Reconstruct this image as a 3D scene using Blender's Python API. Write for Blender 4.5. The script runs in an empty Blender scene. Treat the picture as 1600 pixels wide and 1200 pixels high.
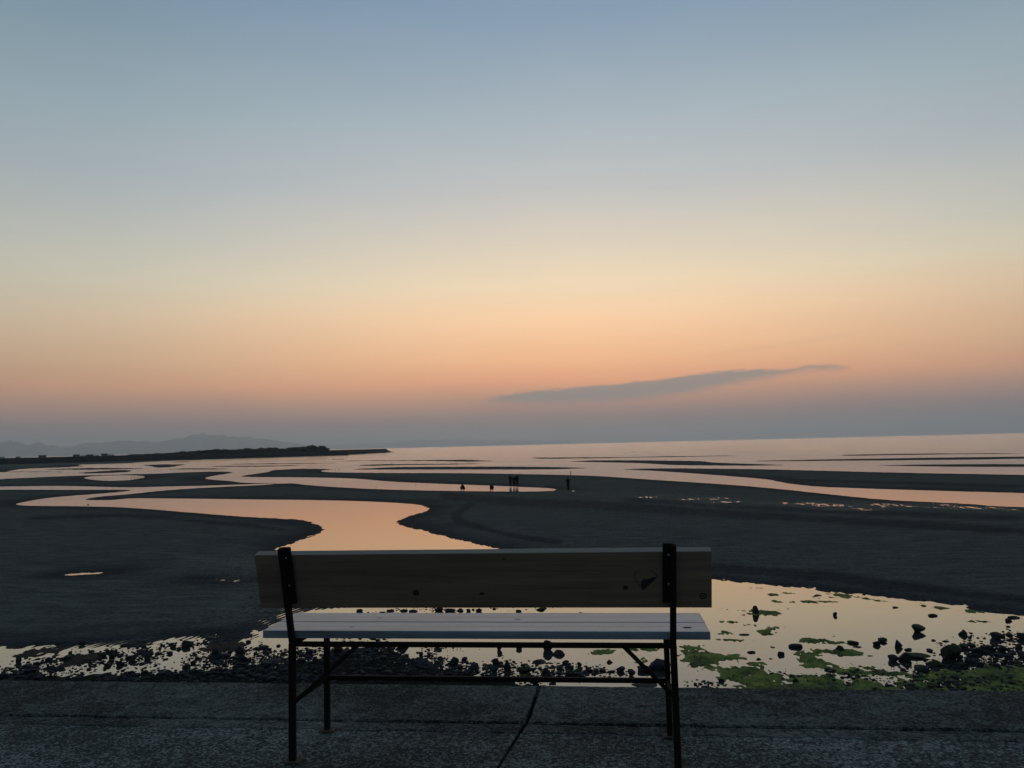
import bpy, bmesh, math, random
import numpy as np
from mathutils import Vector, Matrix
random.seed(7); rng = np.random.default_rng(11)
sc = bpy.context.scene
COL = sc.collection
R_ = math.radians

# ------------------------------------------------------------------ camera
EYE = 6.0            # eye height over the still water (z = 0)
PROM = 4.8           # top of the sea wall and promenade
cam_d = bpy.data.cameras.new('camera'); cam = bpy.data.objects.new('camera', cam_d); COL.objects.link(cam)
cam_d.sensor_fit = 'HORIZONTAL'; cam_d.sensor_width = 36.0; cam_d.lens = 36.0*1200/1600
cam_d.clip_start = 0.05; cam_d.clip_end = 80000
yaw, pitch, roll = R_(6.3), math.atan(95/1200), math.atan(-0.0241)
f = Vector((-math.sin(yaw)*math.cos(pitch), math.cos(yaw)*math.cos(pitch), math.sin(pitch)))
r0 = Vector((math.cos(yaw), math.sin(yaw), 0)); u0 = r0.cross(f)
r = math.cos(roll)*r0 + math.sin(roll)*u0; u = -math.sin(roll)*r0 + math.cos(roll)*u0
M = Matrix((( r.x, u.x, -f.x, 0), (r.y, u.y, -f.y, 0), (r.z, u.z, -f.z, EYE), (0, 0, 0, 1)))
cam.matrix_world = M
sc.camera = cam

# ------------------------------------------------------------------ node helpers
class NT:
    def __init__(s, tree): s.t = tree; s.n = tree.nodes; s.l = tree.links
    def new(s, ty, **kw):
        nd = s.n.new(ty)
        for k, v in kw.items():
            if k.startswith('in_'):
                key = k[3:]; key = int(key) if key.isdigit() else key.replace('_', ' ')
                s.put(nd.inputs[key], v)
            else: setattr(nd, k, v)
        return nd
    def put(s, inp, v):
        if hasattr(v, 'is_output'): s.l.new(v, inp)
        else: inp.default_value = v
    def math(s, op, a, b=0.0, c=0.0, clamp=False):
        nd = s.n.new('ShaderNodeMath'); nd.operation = op; nd.use_clamp = clamp
        for i, v in enumerate((a, b, c)): s.put(nd.inputs[i], v)
        return nd.outputs[0]
    def mix(s, fac, a, b, mode='MIX'):
        nd = s.n.new('ShaderNodeMix'); nd.data_type = 'RGBA'; nd.blend_type = mode; nd.clamp_factor = True
        s.put(nd.inputs[0], fac); s.put(nd.inputs[6], a if hasattr(a, 'is_output') else tuple(a)+(1,)*(4-len(a)))
        s.put(nd.inputs[7], b if hasattr(b, 'is_output') else tuple(b)+(1,)*(4-len(b)))
        return nd.outputs[2]
    def mr(s, v, a, b, c=0.0, d=1.0, smooth=False):
        nd = s.n.new('ShaderNodeMapRange'); nd.interpolation_type = 'SMOOTHSTEP' if smooth else 'LINEAR'
        for i, x in enumerate((v, a, b, c, d)): s.put(nd.inputs[i], x)
        return nd.outputs[0]
    def ramp(s, fac, stops, interp='LINEAR'):
        nd = s.n.new('ShaderNodeValToRGB'); cr = nd.color_ramp; cr.interpolation = interp
        while len(cr.elements) < len(stops): cr.elements.new(0.5)
        for e, (p, c) in zip(cr.elements, stops):
            e.position = p; e.color = (tuple(c)+(1,)) if not isinstance(c, (int, float)) else (c, c, c, 1)
        s.put(nd.inputs[0], fac); return nd.outputs[0]
    def noise(s, vec, scale, detail=4, rough=0.55, dist=0.0, out=0):
        nd = s.n.new('ShaderNodeTexNoise'); s.l.new(vec, nd.inputs['Vector'])
        nd.inputs['Scale'].default_value = scale; nd.inputs['Detail'].default_value = detail
        nd.inputs['Roughness'].default_value = rough; nd.inputs['Distortion'].default_value = dist
        return nd.outputs[out]
    def mapv(s, vec, scale=(1, 1, 1), rot=(0, 0, 0), loc=(0, 0, 0)):
        nd = s.n.new('ShaderNodeMapping'); s.l.new(vec, nd.inputs[0])
        nd.inputs['Scale'].default_value = scale; nd.inputs['Rotation'].default_value = rot; nd.inputs['Location'].default_value = loc
        return nd.outputs[0]
    def sep(s, vec):
        nd = s.n.new('ShaderNodeSeparateXYZ'); s.l.new(vec, nd.inputs[0]); return nd.outputs

def srgb(c):
    return tuple(((v/255)/12.92 if v/255 <= .04045 else ((v/255+.055)/1.055)**2.4) for v in c)

# ------------------------------------------------------------------ sky at dusk (afterglow), weak glow lamp, exposure
GLOW_AZ = -1.3          # compass bearing of the afterglow in this scene's plan
SKY_ELEV = [(0.0, (0.1787, 0.1147, 0.0673)), (1.951, (0.4483, 0.218, 0.1739)), (3.436, (0.8149, 0.366, 0.1948)), (4.667, (1.1902, 0.4859, 0.21)), (6.244, (1.2683, 0.6323, 0.2858)), (9.289, (1.2575, 0.7808, 0.4293)), (11.724, (1.081, 0.8209, 0.5246)), (13.986, (0.8975, 0.744, 0.5508)), (18.558, (0.6029, 0.5938, 0.5682)), (22.956, (0.4449, 0.5116, 0.5449)), (27.139, (0.3197, 0.405, 0.4865)), (31.006, (0.2401, 0.3361, 0.4557)), (40, (0.1921, 0.289, 0.4147)), (60, (0.1249, 0.2017, 0.3008)), (90, (0.0912, 0.1512, 0.2278))]
SKY_FALL = [(0,(1,1,1)),(.09,(.88,.93,.98)),(.183,(.60,.76,.93)),(.33,(.38,.54,.74)),(.5,(.25,.39,.54)),(1.0,(.16,.25,.36))]
CLOUD_COL = srgb((136,139,138))
WATER_POW = .65; WATER_TINT = (1.0, .97, .92)
SAND_WET = (.044, .052, .057); SAND_DRY = (.142, .140, .121)
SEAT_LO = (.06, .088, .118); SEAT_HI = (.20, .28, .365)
HAZE_TOP = 640.0; HAZE_DENS = 9e-5; HAZE_COL = (.88, .95, .99); HAZE_G = .6
SKY_FALL_HIGH = [(0,(1,1,1)),(.09,(.92,.95,.96)),(.183,(.71,.79,.80)),(.33,(.55,.64,.67)),(.5,(.45,.54,.58)),(1.0,(.32,.40,.45))]

SEA = [(-166.4,168.7),(-163.4,195.1),(-162.7,202.9),(-157.9,209.6),(-153.6,214.2),(-139.0,215.1),(-130.7,218.1),(-125.2,226.3),(-116.3,226.8),(-111.6,221.7),(-104.7,213.0),(-100.1,199.3),(-97.5,187.8),(-91.38,170.22),(-83.58,159.37),(-75.75,152.12),(-69.0,142.49),(-63.97,138.57),(-60.71,137.41),(-57.88,134.85),(-56.54,135.71),(-55.13,135.21),(-50.61,128.33),(-41.43,118.35),(-30.99,108.97),(-20.43,103.04),(-11.28,99.15),(-8.15,98.29),(-6.16,99.04),(-5.4,101.95),(-7.65,106.27),(-11.32,109.27),(-12.65,111.3),(-20.93,118.36),(-30.64,127.16),(-38.66,136.02),(-44.24,144.55),(-49.62,151.31),(-57.08,157.91),(-68.95,165.49),(-78.26,169.53),(-86.05,176.35),(-89.3,187.8),(-90.3,195.7),(-93.9,212.1),(-100.9,229.7),(-98.5,236.5),(-93.0,239.2),(-82.6,228.6),(-77.8,220.7),(-78.8,215.9),(-77.6,208.1),(-70.5,195.1),(-51.44,181.03),(-34.06,172.15),(-18.03,159.19),(-6.07,148.4),(0.02,140.77),(6.49,126.71),(12.76,114.75),(17.81,104.55),(20.42,97.53),(23.34,87.43),(24.84,81.43),(27.16,75.15),(31.1,71.4),(32.19,68.19),(33.89,66.67),(38.25,62.17),(15128.2,24285.1),(12343.3,23977.7),(8630.2,23567.7),(4917.0,23157.8),(1203.9,22747.9),(-2509.3,22337.9),(-5479.8,22010.0),(-340.0,1268.2),(-274.4,860.6),(-311.2,798.4),(-351.0,760.1),(-328.5,619.6),(-308.7,558.1),(-330.5,551.2),(-320.8,510.4),(-297.3,459.9),(-328.9,471.0),(-321.8,442.6),(-279.1,396.9),(-268.1,367.3),(-274.3,354.3),(-278.0,344.4),(-246.6,299.4),(-238.5,284.5),(-308.4,312.4)]
CHANNEL = [(-149.3,151.3),(-121.38,144.92),(-112.52,144.39),(-105.66,142.63),(-94.56,136.43),(-84.0,130.05),(-78.74,131.42),(-69.73,131.59),(-62.12,134.56),(-59.59,135.45),(-57.95,133.34),(-60.04,130.05),(-66.57,125.64),(-70.64,117.92),(-70.03,108.46),(-71.84,105.42),(-70.98,100.67),(-68.92,96.84),(-64.79,95.49),(-63.61,96.84),(-63.87,98.93),(-58.36,97.43),(-52.84,95.6),(-42.33,91.7),(-37.65,90.36),(-30.75,87.83),(-23.89,83.97),(-19.34,80.12),(-18.08,77.65),(-16.03,73.12),(-16.55,68.52),(-16.67,64.4),(-16.68,62.77),(-16.15,60.17),(-14.2,56.72),(-11.72,53.13),(-9.5,49.78),(-7.85,47.41),(-6.4,45.56),(-5.35,43.1),(-6.09,40.77),(-9.51,39.19),(-13.58,40.24),(-17.07,42.78),(-19.12,44.46),(-19.99,45.63),(-19.94,47.55),(-19.89,49.31),(-20.05,51.38),(-19.92,53.23),(-20.6,56.12),(-22.13,59.44),(-23.47,61.57),(-25.74,64.52),(-28.08,65.97),(-31.05,67.27),(-35.42,69.9),(-43.47,75.52),(-52.89,81.95),(-59.92,85.01),(-67.47,86.88),(-70.4,87.91),(-73.74,90.54),(-74.91,92.86),(-77.1,97.79),(-78.8,103.1),(-78.42,107.57),(-76.32,111.98),(-75.92,117.56),(-77.37,121.03),(-80.18,123.26),(-88.19,125.03),(-95.83,127.24),(-110.62,132.1),(-132.55,134.41)]
POOLS = [[(-134.7,188.4),(-143.0,204.6),(-139.7,208.6),(-130.5,203.5),(-124.9,198.8),(-115.7,186.9),(-110.3,173.8),(-108.28,167.62),(-110.34,164.8),(-119.2,171.9)],[(-27.06,36.67),(-26.7,37.04),(-25.38,37.35),(-24.94,37.21),(-25.45,36.85),(-26.33,36.53)],[(-18.09,34.92),(-17.82,35.13),(-17.63,34.96),(-17.84,34.62)],[(-17.28,34.69),(-17.12,34.94),(-16.84,34.88),(-16.99,34.55)]]
NEAR = [(-22.21,22.74),(-18.91,22.77),(-17.9,22.92),(-17.22,22.83),(-16.76,22.62),(-16.33,23.0),(-15.61,23.26),(-15.16,23.17),(-14.38,22.88),(-14.11,23.66),(-13.94,24.07),(-13.36,24.24),(-13.03,24.41),(-12.58,23.68),(-12.83,23.29),(-11.88,23.08),(-11.54,23.31),(-11.43,23.86),(-11.42,24.77),(-11.57,25.84),(-11.33,26.61),(-11.54,28.17),(-10.71,28.73),(-9.39,29.3),(-7.58,30.13),(-4.77,31.79),(-1.16,33.59),(2.16,34.59),(4.59,34.68),(5.59,33.88),(6.74,33.12),(7.83,32.39),(8.82,31.54),(9.79,30.87),(10.72,30.26),(12.05,29.29),(12.85,27.99),(13.09,27.75),(13.68,27.42),(15.86,26.22),(10.23,17.19),(8.85,17.13),(7.46,17.07),(6.05,17.0),(4.62,16.94),(3.18,16.87),(1.72,16.81),(0.24,16.74),(-1.26,16.68),(-2.77,16.61),(-4.31,16.54),(-5.86,16.47),(-7.43,16.4),(-9.02,16.33),(-10.63,16.25),(-12.26,16.18),(-13.91,16.11),(-15.59,16.03)]
BARS = [[(-260.4,334.7),(-246.7,338.0),(-232.8,335.6),(-201.9,312.5),(-182.3,297.6),(-185.8,287.5),(-201.0,289.8),(-219.3,300.4),(-237.5,310.3)],[(-333.7,338.0),(-249.1,297.1),(-220.9,283.2),(-191.5,263.4),(-187.6,257.1),(-210.3,269.6),(-236.5,282.1),(-308.4,312.4)],[(-176.7,243.4),(-180.5,255.8),(-181.8,265.8),(-183.8,278.4),(-176.0,273.2),(-163.6,255.7),(-154.1,237.8),(-157.1,232.9),(-162.8,231.6)],[(-164.5,276.2),(-159.2,283.2),(-146.3,273.6),(-133.7,263.7),(-122.1,252.6),(-129.8,251.4),(-143.0,258.6),(-156.4,267.1)],[(-253.3,398.9),(-241.2,402.3),(-206.6,373.5),(-196.9,344.4),(-179.5,309.1),(-181.4,300.3),(-211.3,344.4),(-232.3,372.9)],[(-283.8,482.4),(-298.6,522.4),(-280.8,511.9),(-252.9,449.7)],[(-188.6,362.1),(-165.0,357.5),(-143.7,344.9),(-124.6,334.9),(-104.5,320.4),(-117.8,316.8),(-135.0,324.1),(-153.2,331.9),(-178.5,348.9)],[(-170.4,314.4),(-159.2,313.9),(-139.9,303.0),(-123.6,296.6),(-109.1,287.9),(-115.7,277.8),(-129.2,279.8),(-149.1,293.9),(-163.1,305.0)],[(-154.7,381.2),(-132.2,382.9),(-104.9,369.6),(-80.5,347.3),(-67.0,339.3),(-57.4,333.5),(-48.2,311.2),(-38.4,292.1),(-44.8,288.7),(-51.0,289.3),(-63.7,308.8),(-83.1,333.4),(-99.3,349.5),(-126.1,365.0)],[(-160.2,443.3),(-160.2,458.0),(-154.6,455.8),(-143.5,429.8),(-145.9,417.2)],[(-86.8,266.1),(-85.2,278.7),(-79.3,279.3),(-65.2,271.0),(-49.4,263.6),(-36.1,253.9),(-39.7,248.9),(-46.5,248.1),(-61.5,255.4),(-72.5,255.2),(-78.4,256.5)],[(-73.1,220.1),(-69.6,227.6),(-65.6,231.1),(-61.4,233.9),(-44.8,226.5),(-24.0,212.5),(-7.97,196.29),(-3.79,189.09),(-1.9,185.98),(-5.51,184.07),(-9.96,181.85),(-21.06,186.21),(-39.0,197.2),(-53.8,204.9),(-58.9,207.5),(-68.1,213.3)],[(-32.2,351.3),(-24.7,348.7),(-2.9,324.4),(16.3,311.3),(28.7,310.0),(41.6,303.3),(53.5,294.6),(48.9,284.1),(40.6,289.3),(29.4,292.6),(15.5,296.3),(-2.7,300.4),(-22.1,311.3),(-26.5,323.6)],[(-11.1,263.2),(-5.3,267.3),(0.2,267.8),(13.3,255.2),(30.3,228.8),(29.7,215.9),(31.5,207.6),(34.2,199.2),(39.23,186.13),(42.7,178.88),(37.27,176.91),(31.09,181.28),(24.72,187.32),(17.99,195.37),(14.9,206.4),(11.4,219.4),(2.6,233.8),(-7.5,251.2)],[(3.59,172.53),(9.05,175.11),(15.98,173.81),(27.82,162.37),(32.96,156.61),(39.21,146.06),(47.84,131.62),(59.87,117.14),(66.74,107.91),(46.76,75.84),(41.81,82.04),(37.44,85.77),(32.76,90.45),(30.26,93.25),(26.49,97.68),(24.9,104.49),(24.63,111.26),(24.73,117.83),(20.17,133.36),(13.98,152.36),(8.55,165.67)],[(39.9,219.2),(46.6,220.6),(54.6,218.3),(67.4,219.1),(78.8,216.1),(93.1,211.9),(105.8,206.3),(122.8,197.8),(111.8,180.2),(96.5,188.3),(83.6,190.4),(71.6,196.6),(61.8,201.1),(51.7,207.0),(44.3,210.1)],[(54.88,166.7),(60.65,166.61),(71.68,163.38),(80.61,157.42),(92.42,149.12),(84.09,135.76),(73.98,144.54),(65.53,149.45),(58.47,160.65)],[(76.8,263.9),(84.5,270.5),(97.3,266.8),(108.8,258.5),(123.6,240.9),(119.5,232.9),(106.3,241.9),(90.3,247.7),(78.1,250.0)],[(10.2,472.7),(25.0,476.9),(40.5,455.7),(23.5,447.9)]]
MOUND = [(-19.41,19.9),(-16.63,20.04),(-15.33,19.85),(-14.25,20.17),(-12.09,20.29),(-10.86,20.75),(-10.06,21.01),(-9.39,21.6),(-8.51,21.3),(-8.01,22.51),(-7.39,23.02),(-6.56,22.89),(-5.35,21.89),(-4.45,21.1),(-3.46,20.49),(-2.9,20.07),(-1.54,19.49),(-0.73,18.75),(1.5,18.6),(3.63,18.46),(5.16,18.44),(6.65,18.41),(8.11,18.39),(9.54,18.36),(10.94,18.34),(10.23,17.19),(8.85,17.13),(7.46,17.07),(6.05,17.0),(4.62,16.94),(3.18,16.87),(1.72,16.81),(0.24,16.74),(-1.26,16.68),(-2.77,16.61),(-4.31,16.54),(-5.86,16.47),(-7.43,16.4),(-9.02,16.33),(-10.63,16.25),(-12.26,16.18),(-13.91,16.11),(-15.59,16.03)]
BROWN = [[(-17.6,22.16),(-17.73,22.6),(-17.21,22.53),(-16.43,22.12),(-16.62,21.76),(-17.18,21.82)],[(-15.71,21.78),(-15.7,22.2),(-15.1,22.07),(-14.78,21.47),(-15.27,21.46)],[(-17.18,22.39),(-17.17,22.76),(-16.52,22.4)],[(-11.84,23.01),(-11.79,23.31),(-11.43,23.09),(-11.45,22.72)]]
WET = [(-11.65,27.95,2.78,1.74,0.9),(-10.21,28.72,1.52,0.74,0.8),(-10.95,25.21,1.03,1.41,0.9),(-18.55,38.33,1.6,4.6,0.75),(-21.3,40.6,1.34,1.36,0.6),(-13.22,24.0,1.03,0.56,0.6),(-14.32,30.58,0.45,0.89,0.5),(-15.57,23.56,1.41,0.48,0.5),(1.63,89.98,3.0,1.79,0.6),(5.69,85.62,4.29,2.65,0.75),(9.99,81.74,4.12,2.79,0.85),(13.31,75.12,3.81,3.17,1),(17.34,72.45,3.72,2.96,1),(20.4,71.5,3.1,2.15,0.9),(23.86,70.49,3.72,2.48,1),(27.18,69.52,3.11,2.79,0.9),(29.9,66.46,3.04,2.25,0.7),(31.77,64.36,2.39,2.45,0.5),(20.58,66.85,2.91,1.88,0.7),(-4.6,97.32,2.44,2.66,0.6)]
DAMP = [(-13.0,77.1,0.59,3.93,0.95),(-13.0,75.3,0.57,3.75,0.95),(-12.9,73.5,0.56,3.57,0.95),(-12.8,71.9,0.55,3.41,0.95),(-12.8,70.3,0.54,3.26,0.95),(-12.7,68.8,0.52,3.12,0.95),(-12.7,67.3,0.51,2.99,0.95),(-12.4,66.1,0.5,2.88,0.95),(-12.2,64.9,0.5,2.77,0.95),(-11.9,63.7,0.49,2.67,0.95),(-11.7,62.6,0.48,2.58,0.95),(-11.4,61.6,0.47,2.49,0.95),(-11.2,60.5,0.46,2.4,0.95),(-10.7,59.5,0.45,2.31,0.95),(-10.2,58.5,0.45,2.23,0.95),(-9.7,57.5,0.44,2.15,0.95),(-9.3,56.6,0.43,2.08,0.95),(-8.8,55.7,0.42,2.01,0.95),(-8.4,54.8,0.42,1.94,0.95),(-7.8,53.9,0.41,1.87,0.95),(-7.3,53.0,0.4,1.81,0.95),(-6.8,52.2,0.39,1.74,0.95),(-6.3,51.3,0.39,1.68,0.95),(-5.8,50.5,0.38,1.63,0.95),(-5.3,49.8,0.44,1.57,0.95),(-4.8,49.1,0.43,1.53,0.95),(-4.2,48.5,0.43,1.49,0.95),(-3.7,47.9,0.42,1.44,0.95),(-3.2,47.3,0.41,1.41,0.95),(-2.7,46.7,0.41,1.37,0.95),(-18.3,92.5,1.18,9.3,0.9),(-16.6,90.0,1.14,8.76,0.9),(-14.9,87.7,1.11,8.26,0.9),(-13.3,85.5,1.08,7.8,0.9),(-11.9,83.5,1.05,7.38,0.9),(-10.4,81.5,1.03,7.0,0.9),(-9.1,79.6,1.0,6.64,0.9),(-7.9,78.8,0.99,6.48,0.9),(-6.7,78.0,0.98,6.33,0.9),(-5.6,77.3,0.97,6.18,0.9),(-4.5,76.5,0.96,6.04,0.9),(-3.4,75.8,0.95,5.91,0.9),(-2.4,75.1,0.94,5.78,0.9),(-1.3,74.1,0.93,5.62,0.9),(-0.3,73.2,0.92,5.47,0.9),(0.7,72.3,0.9,5.32,0.9),(1.6,71.5,0.89,5.18,0.9),(2.6,70.6,0.88,5.05,0.9),(3.5,69.8,0.87,4.92,0.9),(4.3,68.9,0.86,4.78,0.9),(5.2,68.0,0.85,4.65,0.9),(6.0,67.1,0.84,4.53,0.9),(6.8,66.3,0.83,4.41,0.9),(7.6,65.5,0.82,4.3,0.9),(8.4,64.7,0.82,4.19,0.9),(9.1,63.9,0.81,4.09,0.9),(9.8,63.2,0.8,3.99,0.9),(10.5,62.4,0.79,3.9,0.9),(11.2,61.7,0.78,3.81,0.9),(11.9,61.0,0.78,3.73,0.9),(12.5,60.4,1.54,3.65,0.9),(13.8,59.2,1.52,3.51,0.9),(15.0,58.1,1.5,3.39,0.9),(16.2,57.1,1.48,3.27,0.9),(17.4,56.1,1.47,3.17,0.9),(18.4,55.1,1.45,3.07,0.9),(19.5,54.2,1.44,2.98,0.9),(20.5,53.2,1.43,2.89,0.9),(21.4,52.3,1.41,2.8,0.9),(22.3,51.4,1.4,2.72,0.9),(23.2,50.6,1.39,2.65,0.9),(24.0,49.8,1.38,2.58,0.9),(24.8,49.0,0.69,2.51,0.9),(25.2,48.6,0.68,2.48,0.9),(25.5,48.2,0.68,2.44,0.9),(25.9,47.8,0.68,2.41,0.9),(26.3,47.4,0.68,2.38,0.9),(26.6,47.1,0.68,2.35,0.9),(4.0,79.5,1.99,5.47,0.7),(5.9,77.1,1.93,5.13,0.7),(7.8,74.9,1.88,4.83,0.7),(9.5,72.9,1.84,4.56,0.7),(11.1,70.9,1.79,4.31,0.7),(12.6,69.1,1.76,4.09,0.7),(14.0,67.4,1.72,3.89,0.7),(15.5,66.3,1.7,3.77,0.7),(16.9,65.3,1.69,3.66,0.7),(18.3,64.3,1.67,3.56,0.7),(19.6,63.3,1.66,3.46,0.7),(20.9,62.4,1.65,3.38,0.7),(22.2,61.5,1.63,3.29,0.7),(23.4,60.7,1.63,3.23,0.7),(24.6,60.0,1.62,3.16,0.7),(25.7,59.3,1.62,3.1,0.7),(26.9,58.6,1.61,3.04,0.7),(28.0,57.9,1.61,2.99,0.7),(-53.0,68.2,1.3,3.61,0.7),(-52.0,68.5,1.29,3.61,0.7),(-51.0,68.9,1.29,3.61,0.7),(-49.9,69.3,1.28,3.61,0.7),(-48.9,69.7,1.28,3.61,0.7),(-47.8,70.1,1.27,3.61,0.7),(-46.8,70.5,1.06,3.62,0.7),(-45.2,69.7,1.04,3.5,0.7),(-43.6,68.9,1.02,3.4,0.7),(-42.1,68.2,1.0,3.29,0.7),(-40.6,67.5,0.98,3.2,0.7),(-39.2,66.8,0.97,3.1,0.7),(-37.7,66.1,0.95,3.01,0.7),(-36.1,65.0,0.93,2.88,0.7),(-34.5,63.8,0.91,2.76,0.7),(-32.9,62.7,0.89,2.64,0.7),(-31.4,61.7,0.87,2.53,0.7),(-30.0,60.7,0.85,2.43,0.7),(-28.6,59.7,0.58,2.33,0.7),(-27.7,59.0,0.57,2.26,0.7),(-26.7,58.2,0.56,2.19,0.7),(-25.8,57.5,0.55,2.13,0.7),(-24.9,56.9,0.54,2.06,0.7),(-24.0,56.2,0.53,2.0,0.7),(22.2,129.9,1.65,5.98,0.8),(23.3,126.7,1.61,5.68,0.8),(24.3,123.6,1.57,5.41,0.8),(25.3,120.7,1.54,5.15,0.8),(26.3,117.9,1.51,4.92,0.8),(27.2,115.2,1.48,4.7,0.8),(28.0,112.7,2.18,4.5,0.8),(29.6,110.6,2.15,4.34,0.8),(31.1,108.5,2.12,4.19,0.8),(32.6,106.6,2.09,4.05,0.8),(34.0,104.7,2.06,3.92,0.8),(35.4,102.9,2.04,3.79,0.8),(36.7,101.2,2.69,3.68,0.8),(38.4,99.1,2.66,3.54,0.8),(40.1,97.1,2.63,3.42,0.8),(41.6,95.3,2.6,3.31,0.8),(43.1,93.5,2.57,3.2,0.8),(44.6,91.7,2.55,3.1,0.8),(5.3,37.0,0.84,1.72,0.8),(6.0,36.6,0.83,1.67,0.8),(6.8,36.1,0.83,1.63,0.8),(7.6,35.6,0.82,1.59,0.8),(8.3,35.2,0.81,1.56,0.8),(9.0,34.8,0.81,1.52,0.8),(9.6,34.4,0.89,1.49,0.8),(10.3,33.7,0.88,1.44,0.8),(10.9,33.1,0.87,1.39,0.8),(11.5,32.5,0.86,1.35,0.8),(12.1,32.0,0.85,1.31,0.8),(12.7,31.4,0.85,1.27,0.8),(13.2,30.9,0.84,1.23,0.8),(13.8,30.5,0.84,1.21,0.8),(14.3,30.1,0.83,1.18,0.8),(14.9,29.7,0.83,1.16,0.8),(15.4,29.3,0.83,1.14,0.8),(15.9,29.0,0.83,1.12,0.8),(-19.8,23.8,0.58,0.99,0.5),(-19.4,24.0,0.58,1.0,0.5),(-19.0,24.2,0.58,1.0,0.5),(-18.6,24.5,0.58,1.0,0.5),(-18.2,24.7,0.57,1.01,0.5),(-17.8,24.9,0.57,1.01,0.5),(-17.3,25.1,0.57,1.02,0.5),(-16.8,25.3,0.57,1.02,0.5),(-16.4,25.5,0.57,1.02,0.5),(-15.9,25.6,0.57,1.02,0.5),(-15.4,25.8,0.56,1.02,0.5),(-14.9,25.9,0.56,1.02,0.5),(-14.4,26.1,0.45,1.02,0.5),(-14.1,26.5,0.45,1.04,0.5),(-13.9,26.9,0.45,1.07,0.5),(-13.6,27.4,0.46,1.09,0.5),(-13.3,27.8,0.46,1.12,0.5),(-13.0,28.3,0.47,1.15,0.5)]
RIDGE_A = [(-47.77,311.4),(-44.69,395.1),(-41.95,312.6),(-40.01,341.3),(-39.75,332.8),(-39.47,365.7),(-39.09,291.0),(-38.63,248.6),(-38.33,274.5),(-38.05,314.9),(-37.67,241.6),(-37.22,245.4),(-36.81,199.5),(-36.4,203.5),(-35.97,221.8),(-35.47,258.6),(-34.74,278.2),(-33.84,294.0),(-33.2,326.6),(-32.71,318.9),(-32.4,276.6),(-31.55,278.1),(-30.76,295.2),(-30.17,336.6),(-29.45,347.0),(-29.09,413.5),(-28.86,441.3),(-28.15,426.3),(-27.32,410.3),(-26.61,374.7),(-25.64,344.7),(-24.83,307.7),(-23.92,277.5),(-23.05,231.4),(-21.74,149.4),(-20.4,58.3),(-19.05,-33.8)]
HAZE_BANK = [(-25.64,9.5),(-23.49,123.4),(-20.4,156.8),(-17.68,196.3),(-15.84,198.3),(-14.35,241.7),(-13.27,277.9),(-12.0,287.2),(-10.68,258.7),(-9.25,228.7),(-6.4,155.8),(-3.55,94.9),(-0.71,9.4),(1.16,-63.6)]
BREAKWATER = [(-645.2,565.3),(-561.3,568.3),(-467.0,556.9),(-427.4,576.4),(-385.8,596.8),(-345.1,623.9),(-301.5,653.0),(-272.6,683.8),(-234.3,703.5),(-257.6,777.6),(-268.8,973.8)]
TREES = [(-405.2,637.9,1.2,8.8),(-397.2,643.2,1.3,8.2),(-390.7,647.5,1.6,8.2),(-382.5,653.0,1.7,8.8),(-377.6,656.2,2.0,6.3),(-373.2,659.1,2.7,7.6),(-367.0,663.2,2.8,7.6),(-362.0,666.5,3.2,7.6),(-355.6,670.7,3.5,8.9),(-349.7,674.6,4.1,8.2),(-343.6,678.6,3.7,8.2),(-338.0,682.3,3.4,7.0),(-332.8,685.7,3.5,7.6),(-327.1,689.4,4.3,8.9),(-321.8,692.9,3.3,6.4),(-316.9,697.3,4.2,8.3),(-311.3,703.1,4.5,7.0),(-307.3,707.2,4.2,6.4),(-302.5,712.2,3.2,7.1),(-296.6,718.2,4.0,7.1),(-292.5,722.4,4.1,6.5),(-287.7,726.5,4.6,7.8),(-280.1,730.3,5.6,9.8),(-271.8,734.5,5.1,8.5),(-266.9,737.0,2.8,4.6)]
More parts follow.
